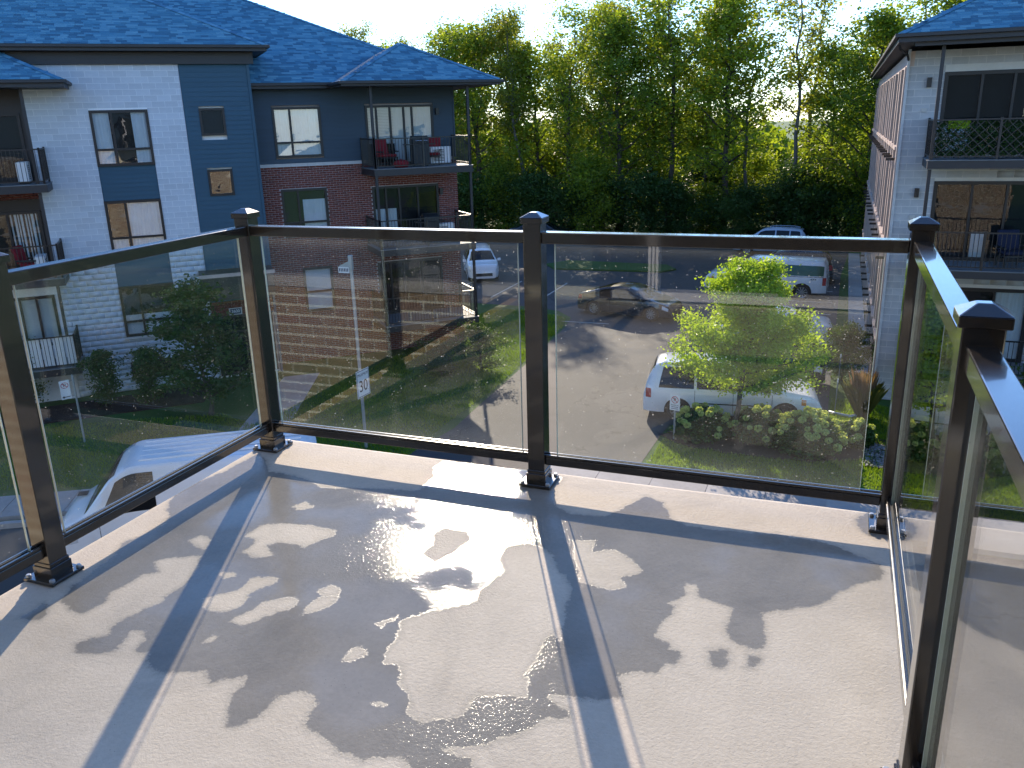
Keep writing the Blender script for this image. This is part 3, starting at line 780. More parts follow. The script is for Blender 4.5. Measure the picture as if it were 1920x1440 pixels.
def shingle_plane(parent, poly, eave_a, eave_b, up_hint, name='shingles', tab=0.30, course=0.145):
    """rows of shingle tabs as raised slabs over a roof plane"""
    P = [Vector(p) for p in poly]
    ex = (Vector(eave_b) - Vector(eave_a)).normalized()
    nrm = (P[1] - P[0]).cross(P[2] - P[0]).normalized()
    if nrm.z < 0: nrm = -nrm
    ey = nrm.cross(ex)
    if ey.z < 0: ey = -ey
    o = P[0]
    pu = [((p - o).dot(ex), (p - o).dot(ey)) for p in P]
    us = [p[0] for p in pu]; vs = [p[1] for p in pu]
    rows = np.arange(min(vs), max(vs), course)
    cu, cv, cw = [], [], []
    for r, v in enumerate(rows):
        u = min(us) - RNG.uniform(0, tab)
        while u < max(us):
            w = tab * RNG.uniform(0.55, 1.25)
            cu.append(u); cv.append(v); cw.append(w - 0.006); u += w
    cu, cv, cw = map(np.array, (cu, cv, cw))
    ok = inside(cu + cw / 2, cv + course / 2, pu)
    cu, cv, cw = cu[ok], cv[ok], cw[ok]
    lo, hi = min(us), max(us)
    n = len(cu)
    lift = RNG.uniform(0.007, 0.014, n)
    o_, ex_, ey_, n_ = (np.array(x) for x in (o, ex, ey, nrm))
    def pt(u, v, h): return o_ + u[:, None] * ex_ + v[:, None] * ey_ + h[:, None] * n_
    z0 = np.zeros(n)
    V = np.stack([pt(cu, cv, z0 + .001), pt(cu + cw, cv, z0 + .001), pt(cu, cv, lift), pt(cu + cw, cv, lift), pt(cu, cv + course * 1.05, z0 + .002), pt(cu + cw, cv + course * 1.05, z0 + .002)], 1).reshape(-1, 3)
    fs = np.array([(0, 1, 3, 2), (2, 3, 5, 4)])
    F = (np.arange(n)[:, None, None] * 6 + fs[None]).reshape(-1, 4)
    me = np_mesh(name, V, F, shingle, np.repeat(RNG.uniform(0, 1, n) ** 1.2, 2))
    ob = bpy.data.objects.new(name, me); COL.objects.link(ob); ob.parent = parent
    return prep(ob, kind='stuff')

def hip_roof(parent, u0, u1, d0, d1, z, pitch=0.5, show=('front',), hips=('l', 'r'), fascia=0.20, wallgap=0.5, name='roof'):
    """hipped roof over the eave rectangle; local y grows into the building"""
    half = min((d1 - d0) / 2, (u1 - u0) / 2)
    rl = u0 + (half if 'l' in hips else 0); rr_ = u1 - (half if 'r' in hips else 0)
    zr = z + half * pitch; dm0 = d0 + half; dm1 = d1 - half
    A, B, C, D = (u0, d0, z), (u1, d0, z), (u1, d1, z), (u0, d1, z)
    E, F = (rl, dm0, zr), (rr_, dm0, zr); E2, F2 = (rl, dm1, zr), (rr_, dm1, zr)
    m = MB()
    m.poly([A, B, F, E]); m.poly([C, D, E2, F2]); m.poly([B, C, F2, F]); m.poly([D, A, E, E2])
    if abs(dm1 - dm0) > 1e-3: m.poly([E, F, F2, E2])
    r = m.build(name, shingle, parent)
    a = r.data.attributes.new('tint', 'FLOAT', 'FACE'); a.data.foreach_set('value', [0.3] * len(r.data.polygons))
    if 'front' in show: shingle_plane(r, [A, B, F, E], A, B, 1)
    if 'left' in show: shingle_plane(r, [D, A, E, E2], D, A, 1)
    if 'right' in show: shingle_plane(r, [B, C, F2, F], B, C, 1)
    t = 0.03
    fb = MB().box(u0 - t, u1 + t, d0 - t, d0, z - fascia, z - .004).box(u0 - t, u0, d0, d1, z - fascia, z - .004).box(u1, u1 + t, d0, d1, z - fascia, z - .004)
    fb.build('fascia', fascia_mat, r)
    gt = MB().box(u0 - .13, u1 + .13, d0 - .13, d0 - t - .001, z - .105, z - .012).box(u0 - .13, u0 - t - .001, d0 - t, d1, z - .105, z - .012).box(u1 + t + .001, u1 + .13, d0 - t, d1, z - .105, z - .012)
    gt.build('gutter', fascia_mat, r, bevel=.012)
    MB().quad((u0, d0, z - fascia + .02), (u0, d1, z - fascia + .02), (u1, d1, z - fascia + .02), (u1, d0, z - fascia + .02)).build('soffit', soffit_mat, r)
    # hip caps
    for (p, q) in ((A, E), (B, F)):
        if (p is A and 'l' not in hips) or (p is B and 'r' not in hips): continue
        p, q = Vector(p), Vector(q); n = int((q - p).length / .28)
        cm = MB(); d = (q - p).normalized(); s = d.cross(Vector((0, 0, 1))).normalized() * .13
        for i in range(n):
            a0 = p + d * (i * .28); a1 = p + d * (i * .28 + .33); h = Vector((0, 0, .03)); 
            cm.add([a0 + s - h * .3, a0 + h * 1.5, a0 - s - h * .3, a1 + s - h * .6, a1 + h, a1 - s - h * .6], [(0, 1, 4, 3), (1, 2, 5, 4), (0, 2, 1)])
        cp = cm.build('hip_cap', shingle, r)
        a = cp.data.attributes.new('tint', 'FLOAT', 'FACE'); a.data.foreach_set('value', [random.random() for _ in cp.data.polygons])
        prep(cp, kind='stuff')
    return r

def picket_rail(parent, a, b, z, h=1.05, pitch=0.11, posts=True, name='railing', pickets=True):
    """black picket railing between two plan points"""
    a, b = Vector((*a, 0)), Vector((*b, 0)); L = (b - a).length; d = (b - a) / L
    rz = math.atan2(d.y, d.x)
    m = MB().box(0, L, -.02, .02, z + h - .04, z + h).box(0, L, -.015, .015, z + .07, z + .10)
    r = m.build(name, black_paint, parent, loc=a, rot=(0, 0, rz))
    pm = MB().box(-.008, .008, -.008, .008, z + .10, z + h - .04).mesh('picket', black_paint)
    n = int(L / pitch)
    for i in range(1, n if pickets else 0): inst('picket', pm, r, (L * i / n, 0, 0))
    if posts:
        qm = MB().box(-.03, .03, -.03, .03, z, z + h + .03).mesh('rail_post', black_paint)
        k = max(1, round(L / 1.8))
        for i in range(k + 1): inst('rail_post', qm, r, (L * i / k, 0, 0))
    return r

def balcony(parent, u0, u1, d0, d1, z, sides='lrf', thick=0.24, roofz=None, posts_at=(), name='balcony', pickets=True):
    s = MB().box(u0, u1, d0, d1, z - thick, z - .012).build(name, fascia_mat, parent)
    MB().box(u0 - .02, u1 + .02, d0 - .02, d1 - .002, z - .0118, z + .012).build('floor_edge', pbr('grey_deck', (0.16, 0.17, 0.18), .6), s)
    i = .06
    if 'f' in sides: picket_rail(s, (u0 + i, d0 + i), (u1 - i, d0 + i), z + .012, pickets=pickets)
    if 'l' in sides: picket_rail(s, (u0 + i, d1 - .03), (u0 + i, d0 + i), z + .012)
    if 'r' in sides: picket_rail(s, (u1 - i, d0 + i), (u1 - i, d1 - .03), z + .012)
    for (u, d) in posts_at:
        MB().box(u - .045, u + .045, d - .045, d + .045, z + .012, roofz).build('column', fascia_mat, s)
    return s

# ================================================================== OUR OWN BUILDING (behind the camera; mirrored in the glass)
home = thing('apartment_building', 'brick and charcoal building this balcony belongs to, seen mirrored in the glass', 'building', (0, WALL_Y, 0), math.pi)
# local x = -world x, local y grows into the building
MB().box(-9, 16, 0.16, 9, G, 5.2).build('wall', tan_mortar, home)
# brick below balcony level, each brick of its own where the railing glass mirrors it
cells = wall_pieces((2.45, 5.9, -1.45, 0.0), [], 0.262, 0.096, 0.024)
near = sorted(cells, key=lambda c: abs(c[0] - 3.9) * 0.6 + abs(c[2] + 0.35))
piece_objs('brick', near, tan_brick, home, 0.0, 0.152, 300, 0.002)
mortar_bed((-9, 16, G, 0.0), [], tan_mortar, home, 0.008, 0.15)
far1 = wall_pieces((5.91, 16, G, 0.0), [], 0.262, 0.096, 0.024)
far2 = wall_pieces((-9, 5.9, G, -1.46), [], 0.262, 0.096, 0.024)
prep(joined_cells('brickwork', far1 + far2, tan_brick, home, 0.0, 0.152, 0.003), kind='stuff')
for k in range(11):
    u = 2.45 + k * 1.25
    MB().box(u + .004, u + 1.246, -0.03, 0.15, 0.002, 0.10).build('stone_course', stone_band, home)
siding((1.75, 16, 0.102, 3.4), [], 0.15, siding_dark, home, 0.14)
siding((-9, -1.15, 0.102, 3.4), [], 0.15, siding_dark, home, 0.14)
siding((-1.15, 1.75, 2.25, 3.4), [], 0.15, siding_dark, home, 0.14)
MB().box(-9, 16, -0.02, 0.158, 3.42, 5.2).build('frieze', stone_band, home)
for u in (7.2, 10.4, 13.4, -2.6, -5.6):                     # unseen lower-floor windows, added to break up the reflections
    for z in (-2.6, -5.4):
        fr_ = MB().box(u, u + .08, -.02, .15, z, z + 1.7).box(u + 1.52, u + 1.6, -.02, .15, z, z + 1.7).box(u + .08, u + 1.52, -.02, .15, z, z + .08).box(u + .08, u + 1.52, -.02, .15, z + 1.62, z + 1.7).box(u + .55, u + .62, -.015, .1, z + .08, z + 1.62).build('window', frame_dark, home)
        MB().quad((u + .08, -.012, z + .08), (u + 1.52, -.012, z + .08), (u + 1.52, -.012, z + 1.62), (u + .08, -.012, z + 1.62)).build('pane', car_glass, fr_)
        MB().box(u - .1, u + 1.7, -.06, .0, z - .12, z - .002).build('sill', stone_band, fr_)
for z in (-4.3, -7.2):  # unseen stone bands, added with the windows to vary the reflected wall
    for k in range(10): MB().box(-9 + k * 2.5 + .004, -9 + k * 2.5 + 2.49, -.035, .0, z, z + .16).build('stone_course', stone_band, home)
pd = MB().box(1.66, 1.75, -.02, .15, .03, 2.25).box(-1.15, -1.06, -.02, .15, .03, 2.25).box(-1.06, 1.66, -.02, .15, 2.16, 2.25).build('patio_door', frame_dark, home)
for c in (1.355, 1.325, 1.295): MB().box(c - .010, c + .010, 0.0, .12, .10, 2.16).build('stile', white_plastic, pd)
for c in (0.35, -0.42): MB().box(c - .03, c + .03, 0.02, .12, .10, 2.16).build('stile', frame_dark, pd)
MB().box(-1.06, 1.66, .0, .13, .032, .098).build('door_sill', white_plastic, pd)
MB().quad((-1.06, .135, .1), (1.66, .135, .1), (1.66, .135, 2.16), (-1.06, .135, 2.16)).build('door_glass', car_glass, pd)

# ================================================================== THE LEFT BUILDING (rotated against ours)
OA = Vector((-20.752, 20.712, 0)); RZA = math.atan2(0.688, 0.725)
LB = thing('apartment_building', 'long white block and slate siding apartment house with blue shingle roofs on the left', 'building', tuple(OA), RZA)
MB().box(-16, 2.23, 0.13, 12.5, G, 3.80).build('wall', mortar, LB)
MB().box(2.231, 9.83, 1.14, 13.5, G, 2.70).build('wall', red_mortar, LB)
WZ = [(0.30, 2.06), (-2.58, -0.82), (-5.46, -3.70)]
W0, W1 = -2.89, -1.13
holesA = [(W0, W1, -5.46, 2.06), (-2.9, -1.2, -7.0, -6.36)]
cells = wall_pieces((-4.66, -0.012, G + 0.02, 3.44), holesA, 0.41, 0.19, 0.012)
piece_objs('block', sorted(cells, key=lambda c: -c[3]), white_block, LB, 0.0, 0.128, 300, 0.002)
mortar_bed((-4.66, -0.012, G + 0.02, 3.44), holesA, mortar, LB, 0.006, 0.126)
# three tall windows and the slate spandrels between them
cur = [[('curtain', .0, .30, 0, 1), ('curtain', .72, 1, 0, 1)], [('curtain', .38, 1, 0, 1), ('curtain', 0, .3, 0, .3)], [('curtain', .0, 1, 0, .42)]]
for (z0, z1), bk in zip(WZ, cur): window(LB, W0, W1, z0, z1, 0.0, (0.36,), (0.30,), back=bk, sill=(z0 < -5))
for z0, z1 in ((-0.82, 0.30), (-3.70, -2.58)):
    siding((W0, W1, z0 + .003, z1 - .003), [], 0.14, siding_blue, LB, 0.075)
window(LB, -2.9, -1.2, -7.0, -6.36, 0.0, (0.36,), (), name='basement_window')
# slate siding tower with two little windows
sq = [(0.46, 1.28, 1.17, 2.06), (0.48, 1.30, -0.84, 0.05)]
siding((0.0, 2.16, -4.55, 3.44), sq, 0.155, siding_blue, LB, 0.02)
for (a, b, c, d) in sq: window(LB, a, b, c, d, 0.0, (), (), fr=.075, name='small_window')
MB().box(2.16, 2.25, -0.03, 0.128, G, 3.44).build('corner_trim', siding_blue, LB)
MB().box(2.2305, 2.25, 0.13, 1.14, G, 3.44).build('return_wall', siding_blue, LB)
# frieze, eave and roofs
MB().box(-16, 2.40, -0.14, 0.128, 3.445, 3.815).build('frieze', fascia_mat, LB)
hip_roof(LB, -16.5, 2.79, -0.60, 13.0, 4.01, 0.505, hips=('r',))
hip_roof(LB, -16, 10.4, 0.40, 15.0, 2.86, 0.495, hips=('r',), name='rear_roof')
# recessed wing with siding over red brick
B0 = 1.0
w3 = (2.97, 4.70, 0.30, 2.06); d3 = (6.35, 9.0, -0.12, 2.06)
siding((2.252, 9.80, 0.10, 2.70), [w3, d3], 0.155, siding_dark, LB, B0 + .02)
MB().box(9.80, 9.86, B0 - .02, B0 + .14, 0.08, 2.70).build('corner_trim', siding_dark, LB)
window(LB, *w3, B0, (0.36,), (0.30,), back=[('curtain', .0, 1, 0, 1)])
window(LB, *d3, B0, (.16, .36, .56, .68), (), back=[('blind', 0, .55, .35, 1), ('curtain', .4, 1, 0, 1)], glass=door_glass, name='patio_door')
for k in range(7):
    a = 2.252 + k * 0.6
    if a < 6.0: MB().box(a + .004, min(a + .596, 6.1), B0 - .05, B0 + .138, -0.02, 0.095).build('stone_course', stone_band, LB)
w2 = (3.0, 4.68, -2.58, -0.82); d2 = (6.40, 9.05, -3.0, -0.90); w1 = (3.5, 4.62, -5.46, -3.76); d1 = (6.40, 9.05, -5.9, -3.8)
hB = [w2, d2, w1, d1]
prep(joined_cells('brickwork', wall_pieces((2.252, 9.86, G, -0.022), hB, 0.235, 0.078, 0.011), red_brick, LB, B0, B0 + .138, 0.002), kind='stuff')
mortar_bed((2.252, 9.86, G, -0.022), hB, red_mortar, LB, B0 + .006, B0 + .136)
window(LB, *w2, B0, (0.36,), (0.30,), back=[('curtain', .45, 1, 0, .8)])
window(LB, *d2, B0, (.20, .40, .68), (), back=[('curtain', .0, .34, 0, .6), ('curtain', .7, 1, 0, .4)], glass=door_glass, name='patio_door')
window(LB, *w1, B0, (), (0.45,), back=[('blind', 0, 1, 0, 1)])
window(LB, *d1, B0, (.20, .40, .68), (), glass=door_glass, name='patio_door')
for z in (1.8, -1.2):
    MB().box(9.08, 9.20, B0 - .14, B0 - .021, z - .12, z + .12).build('wall_lamp', black_paint, LB)
# balconies of that wing under their own little hipped roof
for z, rz_ in ((-0.16, 2.64), (-3.04, -0.40), (-5.92, -3.28)):
    balcony(LB, 6.05, 9.78, -1.10, B0 - .03, z, 'lrf', roofz=rz_ + .0, posts_at=((6.12, -1.02), (9.70, -1.02)) if z > -1 else ((9.70, -1.02), (6.12, -1.02)))
rc = hip_roof(LB, 5.05, 10.8, -1.50, 4.6, 2.82, 0.5, show=('front', 'left'), name='balcony_roof', fascia=.17)
# ridge of the little roof runs back into the big one
# left-hand balconies
MB().box(-16, -4.67, 0.0, 0.128, -0.18, 2.75).build('dark_wall', frame_dark, LB)
MB().box(-16, -4.67, 0.0, 0.128, -0.98, -0.62).build('lintel', frame_dark, LB)
prep(joined_cells('brickwork', wall_pieces((-9, -4.68, -0.61, -0.19), [], 0.235, 0.078, 0.011), red_brick, LB, 0.0, .12, 0.002), kind='stuff')
MB().box(-16, -4.67, 0.02, 0.128, -3.3, -0.99).build('dark_wall', frame_dark, LB)
MB().box(-16, -4.67, 0.02, 0.128, G, -3.301).build('pale_wall', mortar, LB)
window(LB, -8.0, -4.86, 0.0, 2.02, -0.05, (.33, .66), (), back=[('curtain', .7, 1, 0, .9)], glass=door_glass, name='patio_door')
window(LB, -8.0, -4.80, -2.92, -0.98, -0.05, (.40, .70), (), back=[('curtain', .72, 1, 0, 1)], glass=door_glass, name='patio_door')
window(LB, -7.6, -4.85, -5.44, -3.75, -0.05, (.45, .62, .8), (), back=[('blind', 0, 1, 0, 1)], glass=door_glass, name='shuttered_window')
for z, rz_ in ((-0.10, 2.70), (-3.0, -0.36), (-5.92, -3.26)):
    balcony(LB, -10, -4.30, -1.55, -0.04, z, 'rf', roofz=rz_, posts_at=((-4.56, -1.35),))
bw_ = MB()
for k in range(12): MB().box(-8.4 + k * .34, -8.4 + k * .34 + .31, -1.42, -1.40, -5.85, -4.92).build('privacy_board', white_plastic, LB)
hip_roof(LB, -12, -3.36, -1.95, 3.5, 2.92, 0.5, hips=('r',), name='balcony_roof', fascia=.22)
# entrance: canopy, red brick strip with the house number, glazed door
MB().box(-0.26, 2.2, -0.95, 0.10, -4.32, -3.38).build('entrance_canopy', fascia_mat, LB)
MB().box(-0.30, 2.24, -0.99, -0.951, -3.52, -3.40).build('canopy_trim', tan_panel, LB)
prep(joined_cells('brickwork', wall_pieces((0.0, 2.16, -5.06, -4.56), [], 0.235, 0.078, 0.011), red_brick, LB, 0.0, .12, 0.002), kind='stuff')
np_ = MB().box(0.60, 1.04, -0.03, -0.006, -5.06, -4.81).build('number_plate', stone_band, LB)
MB().box(0.64, 1.00, -0.036, -0.031, -5.03, -4.84).build('number_field', navy_paint, np_)
text_part('house_number', '3600', 0.155, white_paint, np_, (0.82, -0.040, -4.935), (rad(90), 0, 0), sx=0.95)
window(LB, 0.05, 2.10, G + .1, -5.08, 0.03, (.33, .66), (.72,), fr=.09, glass=car_glass, name='entrance_door')

# ================================================================== THE RIGHT BUILDING
RB = thing('apartment_building', 'pale grey block apartment house with screened balcony at the right edge', 'building', (1.5, 24.8, 0))
MB().box(0.13, 14, 0.13, 27.5, G, 2.95).build('wall', grey_mortar, RB)
rd = [(0.94, 3.6, 0.12, 2.36), (1.0, 3.8, -2.9, -0.62), (0.95, 3.9, -5.9, -3.7)]
rw = [(u, u + 1.7, z, z + 1.7) for u in (7.0, 10.4) for z in (0.4, -2.5, -5.4)]
for q in rw: window(RB, *q, 0.0, (0.36,), (0.30,), back=[('curtain', 0, .4, 0, 1)], sill=True)
cells = wall_pieces((0.0, 13.9, G + .02, 2.95), rd + rw, 0.43, 0.205, 0.012)
piece_objs('block', sorted(cells, key=lambda c: (c[0] > 2.2, -c[3])), grey_block, RB, 0.0, 0.128, 300, 0.002)
mortar_bed((0.0, 13.9, G + .02, 2.95), rd + rw, grey_mortar, RB, 0.006, 0.126)
for i, q in enumerate(rd):
    window(RB, *q, 0.0, (.36, .68) if i else (.36, .66), (), fr=.10, glass=door_glass, back=[[('curtain', 0, .3, 0, .35)], [('curtain', .40, .56, .0, .35)], [('curtain', 0, .3, 0, 1), ('curtain', .7, 1, 0, 1)]][i], name='patio_door')
for z in (2.1, -0.95):
    MB().box(0.50, 0.62, -.13, -.001, z - .13, z + .13).build('wall_lamp', black_paint, RB)
for z in (1.36, -1.65):
    b = MB().box(0.44, 0.58, -.05, -.001, z - .05, z + .05).build('socket_box', stone_band, RB)
for z, rz_ in ((0.05, 3.06), (-2.92, -0.19), (-5.9, -3.17)):
    balcony(RB, 0.62, 5.5, -1.75, -.005, z, 'lf', roofz=rz_, posts_at=((0.70, -1.62),), thick=.22, pickets=z < 0)
hip_roof(RB, -0.40, 14.4, -2.15, 28.0, 3.28, 0.5, show=('front', 'left'), hips=('l',), fascia=.22)
MB().box(-.02, 6.5, -2.0, -1.9, 2.96, 3.06).build('beam', fascia_mat, RB)
# sunlit flank: tan panels between pilasters, tall windows, dark awnings and sills
MB().box(-.005, 0.128, 0.0, 27.5, 2.55, 2.95).build('flank_frieze', tan_panel, RB)
# flank is modelled on local x = 0 looking towards -x
y = 0.35; k = 0
while y < 27:
    wdt = (1.5, 1.0, 1.9, 1.2)[k % 4]
    MB().box(-.10, 0.125, y - .30, y - .02, G, 2.54).build('pilaster', tan_panel, RB)
    for (z0, z1) in ((0.35, 2.5), (-2.6, -0.35), (-5.5, -3.3)):
        f = MB().box(-.02, 0.06, y, y + .06, z0, z1).box(-.02, .06, y + wdt - .06, y + wdt, z0, z1).box(-.02, .06, y + .06, y + wdt - .06, z0, z0 + .06).box(-.02, .06, y + .06, y + wdt - .06, z1 - .06, z1).box(-.02, .06, y + wdt * .4, y + wdt * .4 + .05, z0 + .06, z1 - .06).build('window', frame_dark, RB)
        MB().quad((.03, y + .06, z0 + .06), (.03, y + .06, z1 - .06), (.03, y + wdt - .06, z1 - .06), (.03, y + wdt - .06, z0 + .06)).build('pane', car_glass, f)
        MB().box(-.14, .02, y - .01, y + wdt + .01, z0 - .10, z0 - .002).build('sill', tan_panel, f)
    for (z0, z1) in ((-0.34, 0.24), (-3.29, -2.71), (-6.2, -5.61)):
        MB().box(0.0, .12, y - .015, y + wdt, z0, z1).build('spandrel', tan_panel, RB)
        MB().box(-.34, -.001, y + .2, y + .28, z0 + .28, z0 + .36).build('bracket', black_paint, RB)
    y += wdt + .33; k += 1
MB().box(-.06, .01, -.06, .03, G, 3.0).build('downpipe', pbr('pale_metal', (.5, .52, .54), .4), RB)
MB().tube([(-.35, -.8, 3.1), (-.3, -.6, 2.98), (-.08, -.1, 2.85), (-.03, -.03, 2.7)], .035, 8).build('gutter_elbow', fascia_mat, RB)

# ================================================================== VEGETATION
leaf_lime = leaf_mat('lime_leaf', (0.15, 0.29, 0.03), (0.42, 0.56, 0.065), 0.58)
leaf_wood = leaf_mat('wood_leaf', (0.060, 0.120, 0.022), (0.33, 0.42, 0.055), 0.62)
leaf_wood2 = leaf_mat('pale_wood_leaf', (0.070, 0.115, 0.030), (0.34, 0.36, 0.065), 0.65)
leaf_dark = leaf_mat('dark_leaf', (0.020, 0.055, 0.018), (0.080, 0.15, 0.035), 0.4)
leaf_shrub = leaf_mat('shrub_leaf', (0.025, 0.060, 0.015), (0.09, 0.15, 0.03), 0.4)
leaf_hyd = leaf_mat('hydrangea_leaf', (0.030, 0.075, 0.018), (0.09, 0.17, 0.035), 0.4)
flower_m = leaf_mat('hydrangea_flower', (0.32, 0.44, 0.14), (0.58, 0.64, 0.30), 0.45)
grass_m = leaf_mat('grass_blade', (0.060, 0.150, 0.012), (0.24, 0.36, 0.035), 0.5)
straw_m = leaf_mat('straw_blade', (0.06, 0.10, 0.02), (0.22, 0.22, 0.06), 0.4)
plume_m = leaf_mat('grass_plume', (0.14, 0.09, 0.055), (0.26, 0.17, 0.10), 0.35)

def grow(seed, H, r0, cb, cr, nprim=16, nsec=5, up=0.9, bend=0.05, shape='egg', fork=False):
    """trunk and limbs of one tree; returns the wood as MB and the points where leaf sprays hang"""
    rg = random.Random(seed)
    m = MB(); tips = []
    n = 10
    path = []; x = y = 0.0; lx = rg.uniform(-1, 1) * bend; ly = rg.uniform(-1, 1) * bend
    for i in range(n + 1):
        path.append(Vector((x, y, H * 0.96 * i / n)))
        x += lx * H / n + rg.gauss(0, .012) * H; y += ly * H / n + rg.gauss(0, .012) * H
    def tr(t): return r0 * (1 - t) ** 0.8 + 0.012
    m.tube(path, [tr(i / n) * (1.35 if i == 0 else 1) for i in range(n + 1)], 8)
    def at(t):
        f = t * n; i = min(int(f), n - 1); return path[i].lerp(path[i + 1], f - i)
    for k in range(nprim):
        t = cb + (0.97 - cb) * (k + rg.random()) / nprim
        s = (t - cb) / (1 - cb)
        if shape == 'egg': prof = math.sin(math.pi * min(1, (s * 0.86 + 0.16))) ** 0.8
        elif shape == 'cone': prof = 1.02 - 0.80 * s ** 1.8
        else: prof = 0.55 + 0.45 * math.sin(math.pi * s)
        L = cr * prof * rg.uniform(0.75, 1.15)
        a = k * 2.4 + rg.uniform(-.5, .5)
        p0 = at(t)
        d = Vector((math.cos(a), math.sin(a), up * rg.uniform(.5, 1.2) * (0.6 + 0.8 * s)))
        d.normalize()
        pts = [p0]
        for i in range(1, 5):
            d2 = d + Vector((rg.gauss(0, .16), rg.gauss(0, .16), rg.gauss(0.02, .10)))
            pts.append(pts[-1] + d2.normalized() * L / 4)
        rb = tr(t) * 0.5 + .006
        m.tube(pts, [rb, rb * .8, rb * .6, rb * .4, rb * .2], 5)
        for q in range(nsec):
            i = rg.randint(1, 4); b0 = pts[i - 1].lerp(pts[i], rg.random())
            a2 = a + rg.uniform(-1.3, 1.3)
            e = Vector((math.cos(a2), math.sin(a2), rg.uniform(-.15, .75))).normalized() * L * rg.uniform(.22, .48)
            b1 = b0 + e * .5 + Vector((0, 0, rg.uniform(-.02, .05) * L)); b2 = b0 + e
            m.tube([b0, b1, b2], [rb * .35, rb * .25, rb * .1], 4)
            tips += [(b0 + e * .45, L), (b1, L), (b2, L), (b0 + e * .8, L)]
        tips += [(pts[2], L), (pts[3], L), (pts[4], L)]
    tips.append((path[-1], cr * .5))
    return m, tips

def crown(tips, n, leaf, spread, seed, flat=.45, droop=.25, aspect=.6, drop=0.0):
    rg = np.random.default_rng(seed)
    C = np.array([t[0][:] for t in tips])
    wt = rg.uniform(0.2, 1.0, len(C)) ** 1.5           # uneven clumps, open gaps
    wt[rg.random(len(C)) < drop] = 0
    i = rg.choice(len(C), n, p=wt / wt.sum())
    P = C[i] + rg.normal(0, 1, (n, 3)) * spread * np.array([1, 1, .62])
    V, F = leaf_quads(P, leaf, flat, droop, aspect, rg)
    ct = rg.uniform(0, 1, len(C))[i]
    return V, F, np.clip(0.55 * ct + 0.45 * rg.uniform(0, 1, n), 0, 1)

def tree_meshes(seed, H, r0, cb, cr, n, leaf, spread, mat, nprim=16, nsec=5, up=.9, bend=.04, shape='egg', flat=.45, droop=.25, drop=0.0, bk=None, aspect=.6):
    m, tips = grow(seed, H, r0, cb, cr, nprim, nsec, up, bend, shape)
    V, F, t = crown(tips, n, leaf, spread, seed + 100, flat, droop, aspect, drop)
    return m.mesh('trunk', bk or bark, True), np_mesh('crown', V, F, mat, t)

def place_tree(name, meshes, x, y, sc, rz, label, group=None, z=G, cat='tree'):
    t = thing(name, label, cat, (x, y, z), rz, group)
    t.scale = sc if isinstance(sc, tuple) else (sc, sc, sc)
    inst('trunk', meshes[0], t); inst('crown', meshes[1], t)
    return t

# --- the wood beyond the car park
grey_bark = pbr('grey_bark', (0.13, 0.12, 0.11), 0.9, var=0.3, vscale=5, bump=0.5, bscale=18, stretch=(3, 3, 0.5))
TV = [tree_meshes(11, 16, .20, .30, 3.0, 8000, .24, .58, leaf_wood, 20, 5, shape='tall'),
      tree_meshes(12, 16, .17, .38, 2.3, 6600, .22, .45, leaf_wood2, 18, 4, up=1.5, shape='tall', bk=grey_bark, drop=.2),
      tree_meshes(13, 15, .22, .22, 3.6, 10500, .25, .58, leaf_wood, 22, 5),
      tree_meshes(14, 17, .18, .42, 2.6, 5200, .22, .42, leaf_wood2, 16, 5, up=1.3, shape='tall', bk=grey_bark, drop=.3),
      tree_meshes(15, 13, .16, .15, 3.2, 9500, .25, .55, leaf_wood, 22, 5),
      tree_meshes(16, 17, .17, .45, 3.0, 2600, .24, .38, leaf_wood2, 14, 6, up=1.1, shape='tall', bk=grey_bark, drop=.45)]
ORD = ['first', 'second', 'third', 'fourth', 'fifth', 'sixth', 'seventh', 'eighth', 'ninth', 'tenth', 'eleventh', 'twelfth', 'thirteenth', 'fourteenth', 'fifteenth', 'sixteenth', 'seventeenth', 'eighteenth', 'nineteenth', 'twentieth', 'twenty-first', 'twenty-second', 'twenty-third', 'twenty-fourth', 'twenty-fifth', 'twenty-sixth', 'twenty-seventh', 'twenty-eighth', 'twenty-ninth', 'thirtieth']
KIND = ['dense green tree', 'slender pale-barked tree', 'broad leafy tree', 'tall airy tree', 'bushy low-branched tree', 'thin open-crowned tree']
front = [(-36, 62, 2, .98), (-32.5, 64, 1, 1.0), (-30.5, 61.5, 0, .95), (-28.3, 63.5, 2, 1.06), (-26.2, 65, 1, 1.02), (-24.2, 62.5, 3, .96), (-22.2, 64.5, 4, 1.1), (-20.3, 62.8, 0, 1.02), (-18.2, 65, 1, 1.06), (-16.2, 62.5, 2, 1.06),
         (-14.2, 65, 0, 1.08), (-12.3, 63, 0, 1.12), (-10.2, 65.5, 1, 1.04), (-8.4, 63.2, 2, 1.12), (-6.3, 64.5, 5, .98), (-4.0, 62.2, 5, 1.08), (-2.2, 65.5, 5, 1.05), (-0.2, 61.5, 4, 1.02), (1.6, 58.8, 2, .98), (3.6, 61.5, 0, 1.04), (6.5, 58, 2, 1.1)]
rg = random.Random(5)
for i, (x, y, v, s) in enumerate(front):
    place_tree('forest_tree', TV[v], x, y, (s * rg.uniform(.92, 1.1), s * rg.uniform(.92, 1.1), s * 1.04), rg.uniform(0, 6.28),
               f'{KIND[v]}, {ORD[i]} from the left in the front row of the wood', 'front row of trees beyond the car park')
